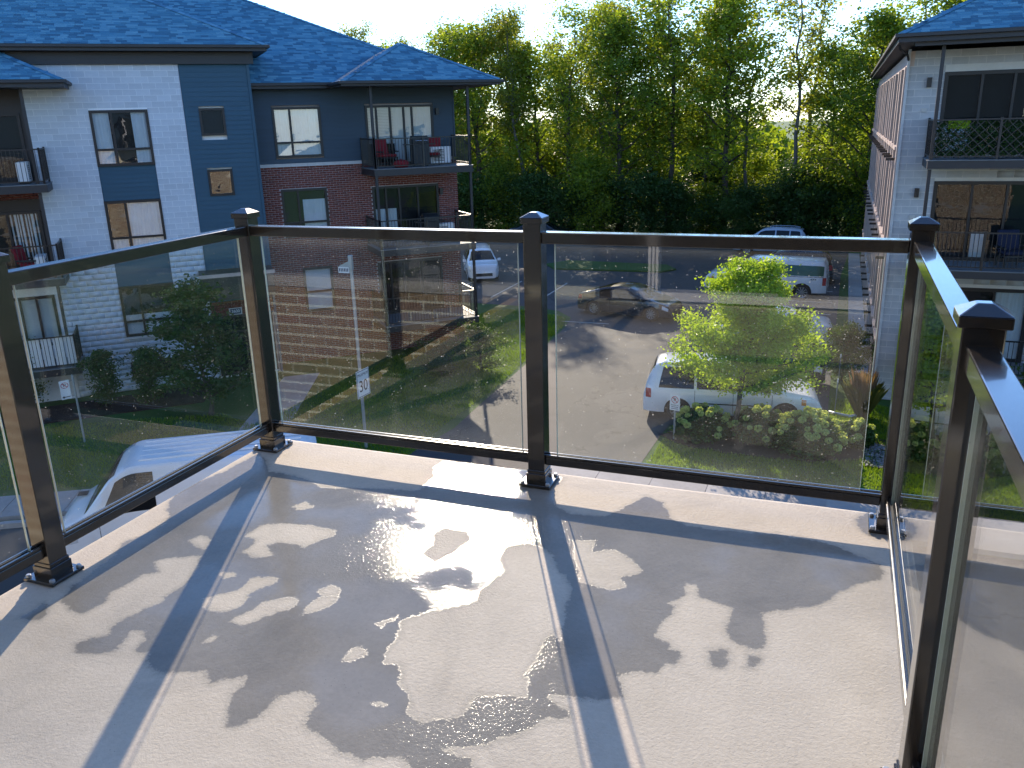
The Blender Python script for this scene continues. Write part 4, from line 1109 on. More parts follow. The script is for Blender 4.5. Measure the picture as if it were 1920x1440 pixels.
for i in range(25):
    x = -64 + i * 3.5 + rg.uniform(-1, 1); y = 71 + (i % 3) * 3.4 + rg.uniform(-1, 1); v = rg.choice([0, 1, 2, 3, 3, 1])
    if -7.5 < x < 1: continue
    s = rg.uniform(.95, 1.14)
    place_tree('forest_tree', TV[v], x, y, (s, s, s), rg.uniform(0, 6.28), 'leafy tree massed behind the front row of the wood', 'trees massed behind the front row')
# undergrowth along the edge of the wood
UV = [tree_meshes(31, 4.2, .06, .04, 2.3, 6500, .20, .5, leaf_dark, 16, 5, shape='egg'),
      tree_meshes(32, 5.5, .07, .05, 2.5, 7500, .21, .55, leaf_wood, 18, 5, shape='egg')]
for i in range(30):
    x = -40 + i * 1.62 + rg.uniform(-.5, .5); y = 60.2 + rg.uniform(-.5, 1.8); v = 1 if i in (3, 9, 14, 19, 26) else 0
    s = rg.uniform(.8, 1.15)
    place_tree('forest_shrub', UV[v], x, y, (s, s, s * rg.uniform(.8, 1.1)), rg.uniform(0, 6.28),
               f'dark leafy shrub at the foot of the wood, {ORD[i]} from the left', 'undergrowth shrubs at the foot of the wood', cat='shrub')
for i in range(13):
    x = -44 + i * 4.2 + rg.uniform(-.6, .6); y = 66 + rg.uniform(-1.5, 2.5); s = rg.uniform(1.0, 1.4)
    place_tree('forest_shrub', UV[i % 2], x, y, (s, s, s), rg.uniform(0, 6.28), 'tall understorey bush between the trunks inside the wood', 'understorey bushes inside the wood', cat='shrub')
# far wood that reads as one mass, low on the horizon
def far_wood():
    rgn = np.random.default_rng(77)
    n = 60000
    x = rgn.uniform(-130, 70, n); y = rgn.uniform(88, 112, n)
    top = 8.2 + 1.3 * np.sin(x * .21) + .9 * np.sin(x * .53 + 1) + .6 * np.sin(x * 1.3)
    gap = np.exp(-((x + 2 - (y - 88) * .0) / 9) ** 2); top = top * (1 - .05 * gap)
    z = G + top * rgn.uniform(0.0, 1.0, n) ** .7
    V, F = leaf_quads(np.stack([x, y, z], 1), 1.0, .3, .1, .8, rgn)
    o = bpy.data.objects.new('far_woodland', np_mesh('far_woodland', V, F, leaf_wood, rgn.uniform(0, .8, n))); COL.objects.link(o)
    prep(o, 'distant low woodland closing the horizon behind the tall trees', 'woodland', kind='stuff')
far_wood()

# --- the young lime-green tree on the grass island
ft = tree_meshes(40, 5.0, .075, .26, 2.05, 48000, .095, .19, leaf_lime, 28, 7, up=.55, bend=.0, shape='cone', flat=.35, droop=.55)
place_tree('young_tree', ft, -2.30, 19.96, (.93, .93, 1.0), 0.6, 'young lime-green leafy tree on the grass island in front of the white minivan')
# --- small trees and shrubs round the left building
st = tree_meshes(41, 4.4, .06, .10, 1.7, 9000, .14, .20, leaf_shrub, 20, 6, up=.9, shape='cone')
place_tree('small_tree', st, -18.35, 17.3, 1.0, 0.3, 'small dark green tree beside the entrance walk of the white building')
sh = tree_meshes(42, 1.9, .03, .03, .75, 5000, .09, .12, leaf_dark, 14, 5, up=1.6, shape='egg')
for (x, y, s, lb) in ((-22.3, 16.9, 1.0, 'dark clipped evergreen shrub against the white wall, the left one of the pair'), (-21.0, 17.6, 1.0, 'dark clipped evergreen shrub against the white wall, the right one of the pair')):
    place_tree('evergreen_shrub', sh, x, y, s, x, lb, 'evergreen shrubs at the white wall', cat='shrub')
sb = tree_meshes(43, 1.5, .03, .03, 1.0, 6000, .08, .14, leaf_shrub, 16, 5, shape='egg')
place_tree('round_shrub', sb, -11.9, 24.4, (1.0, 1.0, 1.05), 0, 'rounded green shrub on the sunny verge left of the drive', cat='shrub')
place_tree('round_shrub', sb, -13.0, 23.3, .85, 1, 'smaller shaded shrub at the corner under the left balconies', cat='shrub')
place_tree('leafy_shrub', sb, 0.55, 26.6, (.75, 1.0, 1.25), 2, 'leafy shrub growing beside the wall of the right building', cat='shrub')
place_tree('leafy_shrub', sb, 0.75, 29.2, (.6, .9, .7), 3, 'small reddish-lit shrub farther along the right building wall', cat='shrub')
place_tree('leafy_shrub', st, 5.6, 20.6, (.8, .8, 1.0), 3, 'green shrub tree behind the right-hand railing glass', cat='shrub')
place_tree('leafy_shrub', sb, 3.0, 19.2, (1, 1, .8), 4, 'low green shrub on the lawn under the right building, nearest the pavement', cat='shrub')
place_tree('leafy_shrub', sb, -24.8, 15.6, (1.1, 1.1, 1.3), 5, 'shaded leafy shrub under the lowest left-hand balcony', cat='shrub')

# --- hydrangeas: leafy mounds with separate pale flower heads
def flower_mesh(seed):
    rgn = np.random.default_rng(seed)
    n = 110
    v = rgn.normal(0, 1, (n, 3)); v /= np.linalg.norm(v, axis=1, keepdims=True)
    P = v * .088 * np.array([1, 1, .85])
    V, F = leaf_quads(P, .055, .2, 0, .95, rgn)
    return np_mesh('flower_head', V, F, flower_m, rgn.uniform(0, 1, n))
FM = [flower_mesh(i) for i in range(3)]
def hydrangea(x, y, s, nf, seed, label):
    rgn = np.random.default_rng(seed); rgd = random.Random(seed)
    t = thing('hydrangea_bush', label, 'bush', (x, y, G), rgd.uniform(0, 6), 'hydrangeas under the young tree')
    n = 3200
    v = rgn.normal(0, 1, (n, 3)); v /= np.linalg.norm(v, axis=1, keepdims=True); v[:, 2] = np.abs(v[:, 2])
    r = rgn.uniform(.35, 1, n) ** .5
    P = v * r[:, None] * np.array([.85, .75, .78]) * s + np.array([0, 0, .1])
    V, F = leaf_quads(P, .12, .5, .3, .65, rgn)
    o = bpy.data.objects.new('foliage', np_mesh('foliage', V, F, leaf_hyd, rgn.uniform(0, 1, n))); COL.objects.link(o); o.parent = t
    m = MB()
    for i in range(14):
        a = i * 2.4; m.tube([(0, 0, 0), (math.cos(a) * .25 * s, math.sin(a) * .25 * s, .4 * s), (math.cos(a) * .5 * s, math.sin(a) * .5 * s, .65 * s)], .008, 4)
    m.build('stem', bark, t)
    for i in range(nf):
        a = rgd.uniform(0, 6.28); el = rgd.uniform(.12, 1.45)
        d = Vector((math.cos(a) * math.cos(el) * .87, math.sin(a) * math.cos(el) * .78, math.sin(el) * .80)) * s
        q = rgd.uniform(.75, 1.15)
        inst('flower_head', rgd.choice(FM), t, (d.x, d.y, d.z + .12), rgd.uniform(0, 6), (q, q, q))
hydrangea(-3.15, 19.9, 1.02, 28, 1, 'hydrangea bush left of the young tree trunk, behind the parking sign')
hydrangea(-1.60, 20.15, 1.05, 32, 2, 'hydrangea bush just right of the young tree trunk')
hydrangea(-0.30, 19.75, 1.22, 58, 3, 'largest hydrangea bush, thick with pale flower heads, right of the young tree')
hydrangea(0.9, 20.6, .7, 18, 4, 'small hydrangea bush at the far right end of the bed')
hydrangea(2.6, 20.9, .8, 22, 5, 'pale-flowered hydrangea seen through the right-hand railing glass')
# mulch bed under them
def blob(cx, cy, rx, ry, n=40, seed=0):
    r = random.Random(seed)
    return [(cx + rx * math.cos(2 * math.pi * i / n) * (1 + r.uniform(-.06, .06)), cy + ry * math.sin(2 * math.pi * i / n) * (1 + r.uniform(-.06, .06))) for i in range(n)]
prep(MB().prism(blob(-1.5, 19.75, 2.7, .95, seed=3), G - .02, G + .03).build('mulch_bed', mulch_m), kind='structure')
prep(MB().prism(blob(1.6, 20.2, .7, .9, seed=4), G - .02, G + .025).build('mulch_bed', mulch_m), kind='structure')
prep(MB().prism([(-26, 13.9), (-24.6, 13.6), (-19.5, 18.3), (-20.5, 20.2), (-27, 13.6)], G - .02, G + .04).build('mulch_bed', mulch_m), kind='structure')
# gravel strip at the right building
def gravel():
    rgn = np.random.default_rng(3); n = 900
    x = rgn.uniform(1.15, 1.9, n); y = rgn.uniform(18.9, 20.6, n); s = rgn.uniform(.02, .045, n)
    V, F = leaf_quads(np.stack([x, y, G + .03 + rgn.uniform(0, .03, n)], 1), .07, .8, 0, .9, rgn, .6)
    o = bpy.data.objects.new('gravel', np_mesh('gravel', V, F, pbr('gravel_stone', (.25, .25, .25), .8, var=.3), rgn.uniform(0, 1, n))); COL.objects.link(o)
    prep(o, 'pale gravel at the foot of the right building', 'gravel', kind='stuff')
gravel()
# ornamental grass at the corner of the right building
def tuft(name, x, y, n, h, w, mat, plume, label):
    rgn = np.random.default_rng(int(abs(x * 100)))
    t = thing(name, label, 'grass', (x, y, G))
    def blades(n, h0, h1, wd, lean):
        a = rgn.uniform(0, 6.28, n); L = rgn.uniform(h0, h1, n); r = rgn.uniform(0, w * .35, n); ln = rgn.uniform(.1, 1, n) * lean
        b = np.stack([np.cos(a) * r, np.sin(a) * r, 0 * a], 1)
        d = np.stack([np.cos(a), np.sin(a), 0 * a], 1); s = np.stack([-np.sin(a), np.cos(a), 0 * a], 1) * wd
        mid = b + d * (L * ln * .35)[:, None] + np.array([0, 0, 1]) * (L * .6)[:, None]
        tip = b + d * (L * ln)[:, None] + np.array([0, 0, 1]) * (L * .97)[:, None]
        V = np.stack([b - s, b + s, mid + s * .8, tip, mid - s * .8], 1).reshape(-1, 3)
        i = np.arange(n)[:, None] * 5
        return V, np.concatenate([i, i + 1, i + 2, i + 3, i + 4], 1)
    V, F = blades(n, h * .5, h * .8, .008, .55)
    o = bpy.data.objects.new('blades', np_mesh('blades', V, F, mat, rgn.uniform(0, 1, n))); COL.objects.link(o); o.parent = t
    if plume:
        V, F = blades(n // 3, h * .85, h * 1.1, .012, .22)
        o = bpy.data.objects.new('plumes', np_mesh('plumes', V, F, plume, rgn.uniform(0, 1, n // 3))); COL.objects.link(o); o.parent = t
tuft('ornamental_grass', 1.12, 22.9, 700, 1.45, .5, straw_m, plume_m, 'tall ornamental grass with reddish plumes at the corner of the right building')

# --- mown grass blades on the lawns one looks down at
def lawn_blades():
    rgn = np.random.default_rng(9)
    regs = [([(-4.25, 16.52), (1.9, 16.52), (5.5, 16.52), (5.5, 21.5), (1.2, 24.5), (0.25, 24.5), (0.2, 20.9), (-4.1, 20.5), (-4.2, 19.0)], 46000),
            ([(-16.5, 15.0), (-10.5, 14.5), (-10.7, 18.5), (-10.55, 22), (-10.8, 27), (-11.0, 31.5), (-11.4, 33.3), (-13.5, 34.4), (-15.5, 34)], 60000),
            ([(-26, 8), (-12.2, 14.2), (-14, 16), (-18, 17.5), (-24.5, 14)], 30000)]
    Ps = []
    for poly, n in regs:
        xs = [p[0] for p in poly]; ys = [p[1] for p in poly]
        x = rgn.uniform(min(xs), max(xs), n * 2); y = rgn.uniform(min(ys), max(ys), n * 2)
        k = inside(x, y, poly) & ~inside(x, y, blob(-1.5, 19.75, 2.7, .95, seed=3))
        Ps.append(np.stack([x[k][:n], y[k][:n]], 1))
    P = np.concatenate(Ps); n = len(P)
    a = rgn.uniform(0, 6.28, n); h = rgn.uniform(.04, .10, n) * (1 + .4 * np.sin(P[:, 0] * 2.1) * np.sin(P[:, 1] * 1.7))
    s = np.stack([np.cos(a), np.sin(a), 0 * a], 1) * .011
    b = np.concatenate([P, np.full((n, 1), G + .002)], 1)
    tip = b + np.stack([rgn.normal(0, .03, n), rgn.normal(0, .03, n), h], 1)
    V = np.stack([b - s, b + s, tip], 1).reshape(-1, 3); i = np.arange(n)[:, None] * 3
    patch = .5 + .5 * np.sin(P[:, 0] * 1.3 + 2 * np.sin(P[:, 1] * .9)) * np.cos(P[:, 1] * 1.1)
    o = bpy.data.objects.new('grass', np_mesh('grass', V, np.concatenate([i, i + 1, i + 2], 1), grass_m, np.clip(.5 * patch + .5 * rgn.uniform(0, 1, n), 0, 1))); COL.objects.link(o)
    prep(o, 'short mown grass on the lawns below the balcony', 'grass', kind='stuff')
lawn_blades()
# walk to the entrance of the left building
wk = MB()
p0 = Vector((-18.9, 22.3, 0)); 
sheet('entrance_walk', [(-18.6, 21.6), (-17.6, 22.4), (-14.6, 15.6), (-13.8, 13.4), (-15.3, 13.0), (-16.2, 15.4)], G + 0.012, concrete)

# ================================================================== VEHICLES
def car_paint(name, col, rough=0.25, metal=0.0):
    return pbr(name, col, rough, 0.5, metal, var=0.02, vscale=1.5, coat=0.7)
paint_white = car_paint('white_car_paint', (0.82, 0.83, 0.84))
paint_black = car_paint('black_car_paint', (0.012, 0.016, 0.024), .2)
paint_silver = car_paint('silver_blue_paint', (0.42, 0.50, 0.60), .25, .2)
tyre_m = pbr('tyre_rubber', (0.016, 0.016, 0.017), 0.75)
rim_m = pbr('alloy_rim', (0.45, 0.46, 0.48), 0.3, metal=.8)
lamp_clear = pbr('clear_lamp', (0.62, 0.64, 0.66), 0.12, .8)
lamp_red = pbr('red_lamp', (0.42, 0.012, 0.02), 0.15, .7)
lamp_amber = pbr('amber_lamp', (0.7, 0.22, 0.03), 0.2, .7)
trim_black = pbr('black_trim', (0.014, 0.014, 0.015), .5)
chrome = pbr('chrome', (0.6, 0.62, 0.64), .12, metal=1.0)
green_stripe = pbr('green_stripe', (0.008, 0.10, 0.06), .3)

def lerp_prof(pts, x):
    if x <= pts[0][0]: return pts[0][1]
    for (a, za), (b, zb) in zip(pts, pts[1:]):
        if x <= b: return za + (zb - za) * (x - a) / (b - a)
    return pts[-1][1]
def smooth_prof(pts):
    """round the corners of a polyline profile"""
    def f(x, h=0.07): return sum(lerp_prof(pts, x + k * h) * w for k, w in ((-1, .2), (-.5, .2), (0, .2), (.5, .2), (1, .2)))
    return f

def make_car(name, label, cat, loc, rz, L, W, top, belt, wheels, R, paint, side_win, shield, rear_glass=None, zb=0.20, lean=0.34, seams=(), head=None, tail=None, bump=None, group=None, roofrail=False, mirrors=None, handle_z=None):
    root = thing(name, label, cat, loc, rz, group)
    T = smooth_prof(top); B = smooth_prof(belt)
    hw = W / 2
    wp = [(-L / 2, .80), (-L / 2 + .10, .89), (-L / 2 + .35, .97), (-L / 2 + .9, 1.0), (L / 2 - 1.1, 1.0), (L / 2 - .5, .95), (L / 2 - .15, .84), (L / 2, .68)]
    wf = smooth_prof(wp)
    Ra = R + .055
    def section(x):
        w = hw * wf(x); zt = T(x); zbt = min(B(x), zt - .03); g = zt - zbt
        wt = max(w * .955 - lean * g, w * .5) - .05 * min(1, g / .3)
        zm = zb + (zbt - zb) * .52
        rows = [[w * .84, zb], [w * .965, zb + .05], [w * .985, zb + (zm - zb) * .6], [w, zm], [w * .992, zm + (zbt - zm) * .62], [w * .957, zbt],
                [w * .957 + (wt - w * .957) * .5 + .012, zbt + g * .48], [wt, zt - .075 * min(1, g / .35)], [wt - .055, zt - .022 * min(1, g / .35)], [wt * .55, zt + .002], [0, zt + .012]]
        for xw in wheels:
            if abs(x - xw) < Ra:
                za = R + math.sqrt(Ra * Ra - (x - xw) ** 2)
                for r in rows[:5]:
                    if r[1] < za:
                        r[1] = za
                for i, r in enumerate(rows[:4]): r[0] = max(r[0], w * (.90 if i == 0 else .985)) if r[1] >= za - 1e-6 else r[0]
        return rows
    xs = sorted(set([round(v, 4) for v in np.linspace(-L / 2, L / 2, 64)] + [round(xw + Ra * math.sin(t), 4) for xw in wheels for t in np.linspace(-math.pi / 2 * .999, math.pi / 2 * .999, 17)]
                    + [round(xw + s * (Ra + .003), 4) for xw in wheels for s in (-1, 1)]))
    m = MB(); NR = 11; ring = 2 * NR - 1
    for x in xs:
        s = section(x)
        m.v += [(x, r[0], r[1]) for r in s] + [(x, -r[0], r[1]) for r in s[-2::-1]]
    for i in range(len(xs) - 1):
        for j in range(ring - 1):
            a = i * ring + j; m.f.append((a, a + ring, a + ring + 1, a + 1))
    m.f.append(tuple(range(ring))); m.f.append(tuple((len(xs) - 1) * ring + j for j in range(ring))[::-1])
    body = m.build('body', paint, root, smooth=True)
    es = body.modifiers.new('edge', 'EDGE_SPLIT'); es.split_angle = rad(38)
    MB().box(-L / 2 + .25, L / 2 - .25, -hw + .27, hw - .27, zb - .02, min(B(0), T(L / 2 - .3)) - .12).build('underbody', trim_black, root)
    def rowpt(x, r, sgn, off):
        """point on the flank at fractional row r"""
        s = section(x); i = min(int(r), NR - 2); f = r - i
        y = s[i][0] + (s[i + 1][0] - s[i][0]) * f; z = s[i][1] + (s[i + 1][1] - s[i][1]) * f
        dy, dz = s[i + 1][1] - s[i][1], -(s[i + 1][0] - s[i][0]); l = math.hypot(dy, dz) + 1e-9
        return (x, sgn * (y + off * dy / l), z + off * dz / l)
    def patch(name, x0, x1, r0, r1, mat, parent, off=.005, nx=12, nr=6, slant0=0.0, slant1=0.0, sides=(1, -1)):
        out = []
        for sg in sides:
            p = MB(); 
            for i in range(nx + 1):
                for j in range(nr + 1):
                    t = j / nr; a = x0 + slant0 * t; b = x1 + slant1 * t
                    p.v.append(rowpt(a + (b - a) * i / nx, r0 + (r1 - r0) * t, sg, off))
            for i in range(nx):
                for j in range(nr):
                    a = i * (nr + 1) + j; q = (a, a + 1, a + nr + 2, a + nr + 1)
                    p.f.append(q if sg < 0 else q[::-1])
            out.append(p.build(name, mat, parent, smooth=True))
        return out
    def toppatch(name, x0, x1, mat, parent, inset=.05, n=14, off=.006):
        p = MB()
        for i in range(n + 1):
            x = x0 + (x1 - x0) * i / n; s = section(x); w = s[8][0] - inset + .03
            for j in range(-6, 7):
                f = j / 6
                y = w * f; aw = abs(y)
                z = np.interp(aw, [0, s[9][0], s[8][0], s[7][0]], [s[10][1], s[9][1], s[8][1], s[7][1]])
                p.v.append((x, y, float(z) + off))
        for i in range(n):
            for j in range(12):
                a = i * 13 + j; p.f.append((a, a + 13, a + 14, a + 1))
        return p.build(name, mat, parent, smooth=True)
    for (x0, x1, sl0, sl1) in side_win: patch('side_window', x0, x1, 5.12, 6.82, car_glass, root, .006, slant0=sl0, slant1=sl1)
    toppatch('windscreen', *shield, car_glass, root)
    if rear_glass: toppatch('rear_window', *rear_glass, car_glass, root)
    for x in seams: patch('door_seam', x - .006, x + .006, 1.2, 5.0, trim_black, root, .003, 1, 10)
    if head: patch('headlight', head[0], head[1], head[2], head[3], lamp_clear, root, .006)
    if head and len(head) > 4: patch('turn_signal', head[0] - .14, head[0] - .005, head[2] + .1, head[3] - .15, lamp_amber, root, .006)
    if tail: patch('taillight', *tail, lamp_red, root, .007)
    patch('sill_trim', wheels[0] + Ra + .08, wheels[1] - Ra - .08, .0, .9, trim_black, root, .004)
    # grille and number plate field on the ends
    zt = T(L / 2 - .25)
    MB().box(L / 2 - .06, L / 2 + .008, -hw * .5, hw * .5, zb + .12, zb + .30).build('front_grille', trim_black, root, bevel=.01)
    MB().box(-L / 2 - .012, -L / 2 + .05, -hw * .70, hw * .70, zb + .06, zb + .22).build('rear_bumper', bump or trim_black, root, bevel=.02)
    if handle_z:
        for x in seams[:-1]:
            for sg in (1, -1):
                y = rowpt(x + .16, 4.2, sg, .0)
                MB().box(y[0] - .09, y[0] + .09, y[1] - .012, y[1] + .022 * sg if sg > 0 else y[1] + .012, y[2] - .014, y[2] + .014).build('door_handle', paint, root, bevel=.006)
    if mirrors:
        for sg in (1, -1):
            y = rowpt(mirrors, 5.2, sg, 0)
            MB().add([(y[0] - .05, y[1] + sg * .02, y[2] - .01), (y[0] + .08, y[1] + sg * .02, y[2] - .01), (y[0] + .06, y[1] + sg * .22, y[2] + .0), (y[0] - .06, y[1] + sg * .22, y[2] + .0),
                      (y[0] - .05, y[1] + sg * .02, y[2] + .12), (y[0] + .05, y[1] + sg * .02, y[2] + .12), (y[0] + .03, y[1] + sg * .21, y[2] + .14), (y[0] - .06, y[1] + sg * .21, y[2] + .14)],
                     [(0, 3, 2, 1), (4, 5, 6, 7), (0, 1, 5, 4), (1, 2, 6, 5), (2, 3, 7, 6), (3, 0, 4, 7)]).build('wing_mirror', paint, root, bevel=.015)
    if roofrail:
        for sg in (1, -1):
            pts = [(x, sg * (section(x)[8][0]), T(x) + (.045 if 0 < i < 5 else .0)) for i, x in enumerate(np.linspace(roofrail[0], roofrail[1], 6))]
            MB().tube(pts, .016, 6).build('roof_rail', chrome, root)
    hub = MB().lathe([(.001, -.02), (.05, -.02), (.05, .02), (.001, .02)], n=10, axis='y').mesh('wheel', rim_m)
    ty = MB().lathe([(R * .66, -.10), (R * .90, -.108), (R * .985, -.085), (R, -.04), (R, .04), (R * .985, .085), (R * .90, .108), (R * .66, .10)], n=32, axis='y')
    ty.f = ty.f[:-2]; tym = ty.mesh('tyre', tyre_m, True)
    rm = MB().lathe([(R * .68, -.10), (R * .64, -.085), (R * .62, .085), (R * .68, .10)], n=32, axis='y'); rm.f = rm.f[:-2]
    for k in range(10):
        a = 2 * math.pi * k / 10; c, s = math.cos(a), math.sin(a); q = .020
        for yy in (.072, -.072):
            rm.add([(.03 * c - q * s, yy, .03 * s + q * c), (.03 * c + q * s, yy, .03 * s - q * c), (R * .65 * c + q * 1.6 * s, yy, R * .65 * s - q * 1.6 * c), (R * .65 * c - q * 1.6 * s, yy, R * .65 * s + q * 1.6 * c)], [(0, 1, 2, 3)])
    rm.lathe([(.001, .05), (.07, .05), (.07, .085), (.001, .088)], n=12, axis='y').lathe([(.001, -.088), (.07, -.085), (.07, -.05), (.001, -.05)], n=12, axis='y')
    rmm = rm.mesh('rim', rim_m)
    dk = MB().lathe([(.001, -.03), (R * .62, -.03), (R * .62, .03), (.001, .03)], n=24, axis='y').mesh('brake_disc', trim_black)
    for xw in wheels:
        for sg in (1, -1):
            w_ = inst('wheel', hub, root, (xw, sg * (hw * .97 - .12), R), 0)
            inst('tyre', tym, w_); inst('rim', rmm, w_); inst('brake_disc', dk, w_)
    return root, patch, rowpt

g_ = G + .009
# white minivan under the young tree
mv, patch, rp = make_car('minivan', 'white minivan parked behind the young tree and hydrangeas', 'minivan', (-2.66, 22.15, g_), rad(7.5), 5.15, 2.0,
    [(-2.575, .55), (-2.56, .95), (-2.48, 1.25), (-2.26, 1.64), (-2.0, 1.735), (-.8, 1.76), (.3, 1.70), (.66, 1.60), (1.42, 1.10), (1.6, 1.04), (2.2, .93), (2.45, .80), (2.55, .62), (2.575, .5)],
    [(-2.6, .98), (1.0, .98), (1.5, .95), (2.3, .83), (2.6, .6)], (-1.54, 1.54), .345, paint_white,
    [(-2.12, -1.08, .12, .0), (-1.0, .02, .0, .0), (.10, 1.32, .0, -.62)], (.70, 1.42), (-2.44, -2.24), zb=.21, seams=(-1.05, .06, 1.16), head=(2.12, 2.42, 3.5, 4.9, 1), tail=(-2.50, -2.34, 3.4, 5.0), bump=paint_white, mirrors=1.15, handle_z=True)
patch('side_moulding', -1.0, 1.1, 2.85, 3.05, chrome, mv, .008)
# dark sedan crossing the car park
make_car('sedan', 'black fastback sedan standing across the car park beyond the drive', 'car', (-8.75, 34.7, g_), rad(-13), 4.7, 1.86,
    [(-2.35, .55), (-2.32, .86), (-2.2, .99), (-1.75, 1.10), (-1.0, 1.33), (-.25, 1.44), (.25, 1.42), (.7, 1.30), (1.32, .98), (1.5, .92), (2.0, .81), (2.22, .70), (2.33, .56), (2.35, .5)],
    [(-2.4, .93), (0, .90), (1.3, .88), (2.0, .76), (2.4, .55)], (-1.42, 1.46), .335, paint_black,
    [(-1.75, -.60, .30, .0), (-.54, .30, .0, .0), (.36, 1.22, .0, -.56)], (.66, 1.36), (-1.7, -.7), zb=.17, seams=(-.57, .33, 1.05), head=(1.98, 2.24, 3.6, 4.8), tail=(-2.28, -2.05, 3.8, 4.9), bump=paint_black, mirrors=1.05, handle_z=True)
# white pickup with a canopy and a green band
pk, patch, rp = make_car('pickup_truck', 'white pickup truck with canopy and dark green band behind the young tree', 'pickup', (-3.2, 40.75, g_), rad(180 - 3.5), 5.9, 2.03,
    [(-2.95, .6), (-2.93, 1.0), (-2.89, 1.78), (-2.78, 1.90), (-.95, 1.92), (.55, 1.93), (.85, 1.86), (1.52, 1.30), (1.7, 1.22), (2.6, 1.14), (2.85, 1.0), (2.93, .75), (2.95, .6)],
    [(-3.0, 1.15), (1.0, 1.14), (1.7, 1.10), (2.7, 1.0), (3, .7)], (-1.85, 2.0), .40, paint_white,
    [(-.30, .42, .0, .0), (.48, 1.42, .0, -.62)], (.88, 1.52), (-2.94, -2.87), zb=.34, lean=.18, seams=(-.86, -.36, .45, 1.30), head=(2.55, 2.84, 3.5, 4.8, 1), tail=(-2.93, -2.76, 3.0, 4.9), bump=chrome, mirrors=1.3, handle_z=True)
patch('green_band', -2.80, -.42, 5.15, 6.55, green_stripe, pk, .008)
patch('band_edge', -2.80, -.90, 4.96, 5.06, trim_black, pk, .006)
for sg in (1, -1):
    q = rp(-2.35, 4.3, sg, .012)
    text_part('badge', '4X4', .16, trim_black, pk, q, (rad(90), 0, 0 if sg < 0 else rad(180)))
# white saloon half hidden beyond the minivan, dark car nearer, others farther off
SED = dict(top=[(-2.35, .55), (-2.32, .9), (-2.1, 1.02), (-1.55, 1.08), (-.95, 1.38), (-.3, 1.46), (.3, 1.44), (.7, 1.32), (1.32, .98), (1.5, .93), (2.1, .84), (2.28, .70), (2.35, .5)], belt=[(-2.4, .95), (0, .92), (1.3, .90), (2.1, .78), (2.4, .55)],
           wheels=(-1.40, 1.42), R=.325, side_win=[(-1.45, -.60, .22, .0), (-.54, .30, .0, .0), (.36, 1.2, .0, -.54)], shield=(.68, 1.36), rear_glass=(-1.5, -.92), seams=(-.57, .33, 1.05), head=(1.98, 2.26, 3.5, 4.8), tail=(-2.31, -2.10, 3.4, 4.9), mirrors=1.05)
SUV = dict(top=[(-2.33, .6), (-2.31, 1.0), (-2.2, 1.3), (-1.95, 1.62), (-1.7, 1.69), (-.4, 1.72), (.3, 1.68), (.62, 1.58), (1.26, 1.12), (1.45, 1.06), (2.05, .98), (2.25, .84), (2.33, .6)], belt=[(-2.4, 1.02), (1.1, 1.0), (2.1, .9), (2.4, .65)],
           wheels=(-1.35, 1.40), R=.355, side_win=[(-1.95, -1.25, .14, .0), (-1.18, -.38, .0, .0), (-.30, 1.1, .0, -.5)], shield=(.62, 1.26), rear_glass=(-2.22, -1.96), seams=(-1.2, -.34, .95), head=(1.95, 2.22, 3.5, 4.8), tail=(-2.29, -2.12, 3.4, 5.0), mirrors=.95, zb=.24)
make_car('sedan', 'white sedan half hidden by the young tree, tail towards the right building', 'car', (-2.2, 31.0, g_), rad(184), 4.7, 1.84, paint=paint_white, bump=paint_white, **SED)
make_car('hatchback', 'dark car parked just beyond the white minivan', 'car', (-2.35, 25.75, g_), rad(3), 4.66, 1.84, paint=paint_black, bump=paint_black, **SUV)
make_car('suv', 'dark car beyond the pickup truck, roof just showing over it', 'car', (-2.4, 45.0, g_), rad(180), 4.66, 1.86, paint=paint_black, bump=paint_black, **SUV)
make_car('suv', 'pale silver-blue SUV by the foot of the wood, roof showing over the railing', 'car', (-4.0, 54.3, g_), rad(176), 4.66, 1.86, paint=paint_silver, bump=trim_black, roofrail=(-1.7, .2), **SUV)
make_car('suv', 'white SUV beside the end of the left building', 'car', (-19.6, 42.6, g_), rad(-62), 4.66, 1.88, paint=paint_white, bump=trim_black, roofrail=(-1.7, .2), **SUV)
make_car('sedan', 'dark sedan far off at the left edge of the wood', 'car', (-21.0, 57.4, g_), rad(5), 4.7, 1.84, paint=paint_black, bump=paint_black, **SED)
# high-roofed white delivery van in the street below
vn, patch, rp = make_car('delivery_van', 'white high-roofed delivery van in the street below the left railing', 'van', (-12.75, 10.25, G + .005), rad(216), 5.6, 2.05,
    [(-2.8, .6), (-2.79, 1.95), (-2.72, 2.12), (-2.5, 2.22), (1.0, 2.28), (1.2, 2.22), (1.5, 2.02), (2.02, 1.36), (2.16, 1.27), (2.55, 1.12), (2.72, .88), (2.8, .55)],
    [(-2.9, 1.30), (1.2, 1.28), (1.9, 1.20), (2.5, 1.0), (2.9, .6)], (-1.65, 1.72), .35, paint_white,
    [(.62, 1.78, .0, -.42)], (1.36, 2.04), None, zb=.24, lean=.10, seams=(-.95, .48, .56, 1.75), head=(2.20, 2.62, 3.5, 4.9), tail=(-2.78, -2.66, 2.8, 4.8), bump=trim_black, mirrors=1.75, handle_z=True)
for y in (-.55, -.28, 0, .28, .55): MB().box(-2.4, .9, y - .02, y + .02, 2.25, 2.30).build('roof_rib', paint_white, vn, bevel=.01)
MB().box(2.22, 2.42, -.62, -.40, 1.27, 1.285).build('bonnet_vent', trim_black, vn, rot=(0, rad(0), 0))

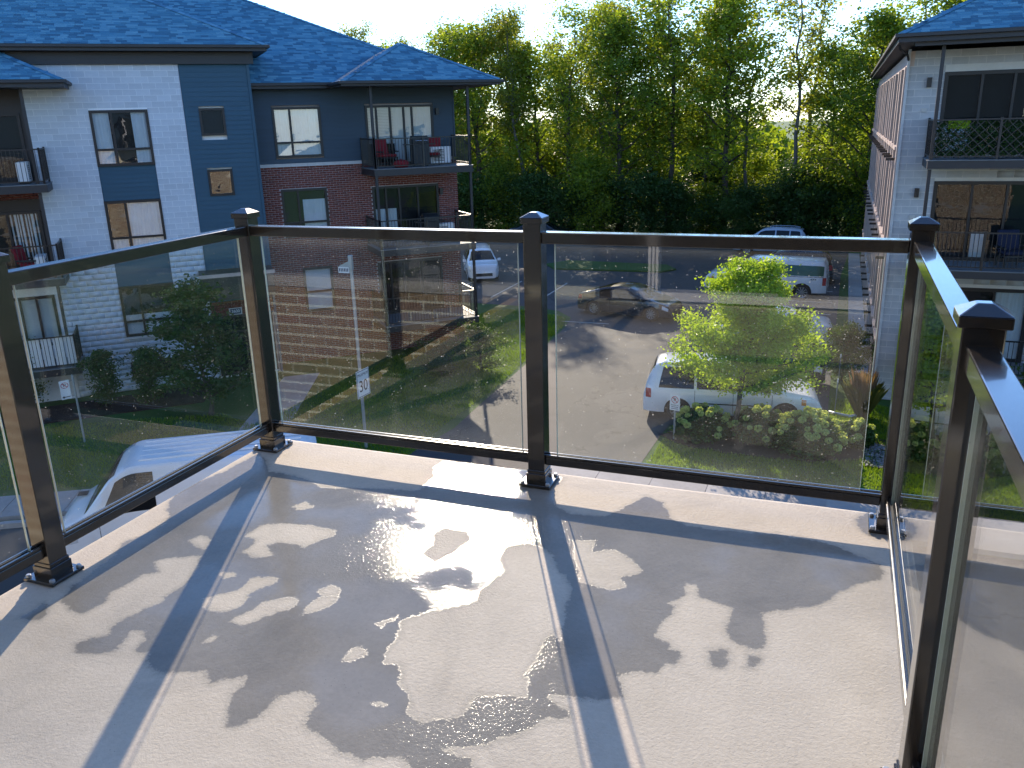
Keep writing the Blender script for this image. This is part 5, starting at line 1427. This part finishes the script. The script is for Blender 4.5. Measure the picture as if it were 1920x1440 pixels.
# ================================================================== SIGNS
def sign_face(parent, w, h, r=.03):
    return MB().box(-w / 2, w / 2, -.004, .004, -h / 2, h / 2).build('sign_plate', white_paint, parent, bevel=.003)
def ring(m, cx, cz, r, t, y, n=28, a0=0.0, a1=2 * math.pi):
    for i in range(n):
        a, b = a0 + (a1 - a0) * i / n, a0 + (a1 - a0) * (i + 1) / n
        m.add([(cx + r * math.cos(a), y, cz + r * math.sin(a)), (cx + r * math.cos(b), y, cz + r * math.sin(b)), (cx + (r - t) * math.cos(b), y, cz + (r - t) * math.sin(b)), (cx + (r - t) * math.cos(a), y, cz + (r - t) * math.sin(a))], [(0, 1, 2, 3)])
def parking_symbol(plate, cz, r):
    m = MB(); ring(m, 0, cz, r, r * .17, -.0062)
    d = r * .86; q = r * .075
    m.add([(-d * .7 - q, -.0072, cz + d * .7 - q), (-d * .7 + q, -.0072, cz + d * .7 + q), (d * .7 + q, -.0072, cz - d * .7 + q), (d * .7 - q, -.0072, cz - d * .7 - q)], [(0, 1, 2, 3)])
    m.build('prohibition_ring', red_paint, plate)
    text_part('letter_p', 'P', r * 1.5, black_paint, plate, (0, -.0055, cz), (rad(90), 0, 0), .0004)

# 30 limit and street-name blade on a tall post
sp = thing('street_sign', 'tall grey post with a MAXIMUM 30 plate and a street-name blade', 'sign', (-12.05, 16.3, G), 0)
MB().lathe([(.045, 0), (.045, 5.45), (.03, 5.5)], n=14).build('post', steel, sp)
MB().box(-.055, .055, -.055, .055, 5.1, 5.5).build('post_cap', steel, sp, bevel=.02)
MB().add([(-.05, -.03, 5.32), (.0, -.03, 5.36), (-.36, -.03, 5.20), (-.36, -.03, 5.06), (-.05, -.03, 5.04)], [(0, 1, 2, 3, 4)]).build('blade_bracket', steel, sp)
bl = MB().box(-.37, -.04, -.05, -.035, 5.02, 5.18).build('name_blade', white_paint, sp)
for i in range(6): MB().box(-.345 + i * .05, -.315 + i * .05, -.053, -.0505, 5.06, 5.15).build('worn_lettering', navy_paint, bl)
pl = bpy.data.objects.new('sign_arm', MB().box(-.02, .02, -.07, -.04, -.3, .3).mesh('sign_arm', steel)); COL.objects.link(pl); pl.parent = sp; pl.location = (0, 0, 1.95); pl.rotation_euler = (0, 0, rad(86))
f = sign_face(pl, .60, .78); f.location = (0, -.076, 0)
bd = MB(); 
for a, b, c, d in ((-.28, .28, .355, .37), (-.28, .28, -.37, -.355), (-.28, -.265, -.355, .355), (.265, .28, -.355, .355)): bd.box(a, b, -.0058, -.0045, c, d)
bd.build('border', black_paint, f)
text_part('limit_word', 'MAXIMUM', .115, black_paint, f, (0, -.0055, .25), (rad(90), 0, 0), .0004, sx=.92)
text_part('limit_number', '30', .46, black_paint, f, (0, -.0055, -.09), (rad(90), 0, 0), .0004, sx=.9)
# reserved parking sign on the island
ps = thing('parking_sign', 'small white no-parking sign on a grey post in front of the left hydrangea', 'sign', (-3.87, 19.45, G), rad(-12))
MB().box(-.025, .025, -.012, .012, 0, 1.30).build('post', steel, ps)
f = sign_face(ps, .30, .46); f.location = (0, -.018, 1.12)
parking_symbol(f, .085, .105)
text_part('reserved_word', 'RÉSERVÉ', .062, black_paint, f, (0, -.0055, -.075), (rad(90), 0, 0), .0004)
for k, wd in enumerate((.20, .22)): MB().box(-wd / 2, wd / 2, -.0058, -.0045, -.135 - k * .05, -.118 - k * .05).build('small_print', navy_paint, f)
# no-parking sign on brackets at the left
ns = thing('parking_sign', 'narrow white no-parking sign with black arrow, held on arms in front of the left building', 'sign', (-20.43, 14.22, G), rad(66))
MB().lathe([(.03, 0), (.03, 2.1)], n=12).build('post', steel, ns)
arm = MB().box(-.12, .0, -.012, .012, 1.92, 1.945).box(-.12, .0, -.012, .012, 1.47, 1.495).build('arm', steel, ns)
f = sign_face(ns, .30, .72); f.location = (-.26, -.02, 1.70); f.scale = (.92, 1, .78)
parking_symbol(f, .17, .115)
MB().add([(.12, -.0055, -.26), (-.06, -.0055, -.26), (-.06, -.0055, -.225), (-.13, -.0055, -.275), (-.06, -.0055, -.325), (-.06, -.0055, -.29), (.12, -.0055, -.29)], [(0, 1, 2, 3, 4, 5, 6)]).build('arrow', black_paint, f)

# ================================================================== SMALL THINGS ON THE NEIGHBOURS' BALCONIES
CA, SA = math.cos(RZA), math.sin(RZA)
def inA(u, d, z): return (OA.x + CA * u - SA * d, OA.y + SA * u + CA * d, z)
def heat_pump(loc, rz, label):
    t = thing('heat_pump', label, 'air conditioner', loc, rz)
    MB().box(-.40, .40, -.15, .15, .06, .66).build('casing', white_plastic, t, bevel=.015)
    for k in range(8): MB().box(-.30, .12, -.157, -.1505, .14 + k * .055, .165 + k * .055).build('louvre', trim_black, t)
    for s in (-1, 1): MB().box(s * .3 - .03, s * .3 + .03, -.14, .14, 0, .06).build('foot', trim_black, t)
heat_pump(inA(8.95, .25, -.15), RZA, 'white heat pump unit on the upper right balcony of the left building')
heat_pump(inA(8.95, .25, -3.03), RZA, 'white heat pump unit on the middle right balcony of the left building')
heat_pump(inA(-4.95, -.75, -.085), RZA + rad(90), 'white slatted heat pump unit on the upper left balcony')
heat_pump(inA(-4.95, -.75, -2.985), RZA + rad(90), 'white slatted heat pump unit on the middle left balcony')
def garden_chair(loc, rz, label, mat):
    t = thing('garden_chair', label, 'chair', loc, rz)
    MB().box(-.29, .29, -.28, .28, .36, .46).build('seat_cushion', mat, t, bevel=.03)
    b = MB().box(-.29, .29, -.05, .05, 0, .55).build('back_cushion', mat, t, bevel=.03); b.location = (0, .30, .45); b.rotation_euler = (rad(-14), 0, 0)
    MB().box(-.31, .31, -.30, .30, .30, .355).build('seat_frame', trim_black, t)
    lm = MB().box(-.02, .02, -.02, .02, 0, .30).mesh('leg', trim_black)
    for sx in (-1, 1):
        MB().box(sx * .33 - .03, sx * .33 + .03, -.28, .34, .52, .57).build('arm', trim_black, t)
        for sy in (-1, 1): inst('leg', lm, t, (sx * .28, sy * .27, 0))
garden_chair(inA(6.9, .35, -.148), RZA + rad(20), 'red-cushioned chair at the left end of the upper right balcony', red_fabric)
garden_chair(inA(8.6, .1, -.148), RZA - rad(25), 'red-cushioned chair at the right end of the upper right balcony', red_fabric)
garden_chair(inA(-5.2, -.75, -2.985), RZA + rad(70), 'red chair on the middle left balcony beside the heat pump', red_fabric)
garden_chair((4.6, 23.9, -2.905), rad(15), 'blue-cushioned chair on the middle balcony of the right building', blue_fabric)
# red pouffe on the balcony floor
pf = thing('pouffe', 'round red floor cushion at the edge of the upper right balcony', 'cushion', inA(7.15, -.70, -.148), 0)
MB().lathe([(.02, 0), (.24, .02), (.30, .10), (.29, .18), (.20, .26), (.02, .29)], n=20).build('cushion', red_fabric, pf, smooth=True)
MB().lathe([(.02, .285), (.03, .305), (.005, .31)], n=10).build('button', red_fabric, pf)
def barbecue(loc, rz, label, cover):
    t = thing('barbecue', label, 'barbecue', loc, rz)
    MB().box(-.30, .30, -.24, .24, .10, .80).build('cabinet', cover, t, bevel=.01)
    hd = [(0.26 * math.cos(a), 0.20 + .80 + .0 + .0) for a in (0,)]
    p = [(-.30, -.26, .81), (-.30, -.24, .98), (-.30, -.10, 1.09), (-.30, .12, 1.09), (-.30, .26, .95), (-.30, .26, .81)]
    m = MB(); n = len(p); m.v = p + [(-x, y, z) for x, y, z in p]; m.f = [tuple(range(n)), tuple(range(2 * n - 1, n - 1, -1))] + [(i, n + i, n + (i + 1) % n, (i + 1) % n) for i in range(n)]
    m.build('lid', cover, t, bevel=.015)
    MB().tube([(-.22, -.30, .92), (.22, -.30, .92)], .014, 8).build('handle', chrome, t)
    for sx in (-1, 1): MB().box(sx * .44 - .13, sx * .44 + .13, -.22, .22, .77, .80).build('side_shelf', trim_black, t)
    for sx in (-1, 1): MB().lathe([(.07, -.03), (.07, .03)], (sx * .26, .0, .07), 12, 'y').build('wheel', tyre_m, t)
barbecue(inA(7.95, -.45, -.148), RZA, 'covered barbecue behind the pickets of the upper right balcony', pbr('grill_cover', (.035, .04, .042), .7, bump=.2))
barbecue(inA(8.35, .05, -3.028), RZA, 'black barbecue on the middle right balcony beside the heat pump', trim_black)
barbecue((3.4, 24.1, -5.885), 0, 'black covered barbecue on the lowest balcony of the right building', trim_black)
# artificial hedge screen behind the upper railing of the right building
lattice_m = pbr('lattice_wood', (0.10, 0.085, 0.07), .8)
hs = thing('hedge_screen', 'green leafy trellis screen fixed behind the upper right balcony railing', 'screen', (2.18, 23.16, .07))
def hedge():
    rgn = np.random.default_rng(21); n = 9000
    P = np.stack([rgn.uniform(.05, 4.3, n), rgn.uniform(-.02, .05, n), rgn.uniform(.06, .98, n)], 1)
    V, F = leaf_quads(P, .07, .1, .2, .7, rgn)
    o = bpy.data.objects.new('leaves', np_mesh('leaves', V, F, leaf_dark, rgn.uniform(0, .7, n))); COL.objects.link(o); o.parent = hs
    n = 500
    P = np.stack([rgn.uniform(.35, .85, n), rgn.uniform(-.06, .0, n), rgn.uniform(.80, 1.0, n)], 1)
    V, F = leaf_quads(P, .07, .1, .2, .7, rgn)
    o = bpy.data.objects.new('fresh_shoots', np_mesh('fresh_shoots', V, F, leaf_lime, rgn.uniform(0, 1, n))); COL.objects.link(o); o.parent = hs
    for s in (1, -1):
        for k in range(-4, 19):
            x0 = k * .25; a = (x0, -.055 - .006 * s, .03) if s > 0 else (x0 + .95, -.055 - .006 * s, .03); b = (x0 + .95, a[1], .98) if s > 0 else (x0, a[1], .98)
            # clip to the screen
            lo, hi = 0.0, 1.0
            for e in (0, 4.3):
                if (a[0] - e) * (b[0] - e) < 0:
                    t = (e - a[0]) / (b[0] - a[0])
                    if (e == 0) == (a[0] < e): lo = max(lo, t)
                    else: hi = min(hi, t)
            if max(a[0], b[0]) <= 0.02 or min(a[0], b[0]) >= 4.28: continue
            A_, B_ = Vector(a), Vector(b)
            MB().tube([A_.lerp(B_, lo), A_.lerp(B_, hi)], .009, 4).build('lattice_slat', lattice_m, hs)
hedge()
# marker stakes at the end of the stalls
for (x, y, h, lb) in ((0.36, 22.9, 1.15, 'thin pale marker stake at the end of the minivan stall'), (0.42, 25.6, 1.2, 'thin marker stake farther along, beside the leafy shrub')):
    t = thing('marker_stake', lb, 'stake', (x, y, G))
    MB().tube([(0, 0, 0), (.01, 0, h)], .014, 6).build('rod', steel, t); MB().tube([(.01, 0, h - .12), (.01, 0, h)], .02, 8).build('tip', white_paint, t)
# roof drain hose lying on the lawn
t = thing('downpipe_extension', 'corrugated grey drain pipe lying on the lawn at the building corner', 'pipe', (0, 0, G))
MB().tube([(1.4, 23.3, .35), (1.2, 23.0, .10), (.8, 22.7, .06), (.4, 22.85, .06), (.2, 22.95, .06)], .05, 10).build('pipe', steel, t, smooth=True)
MB().tube([(1.45, 23.4, .9), (1.4, 23.3, .35)], .045, 10).build('riser', steel, t)
# access hatch in the verge by the left corner
t = thing('timber_post', 'short pale timber bollard on the sunny verge by the drive', 'bollard', (-12.6, 33.2, G))
MB().box(-.09, .09, -.09, .09, 0, 1.0).build('shaft', stone_band, t, bevel=.01); MB().box(-.11, .11, -.11, .11, 1.001, 1.06).build('top', stone_band, t, bevel=.01)
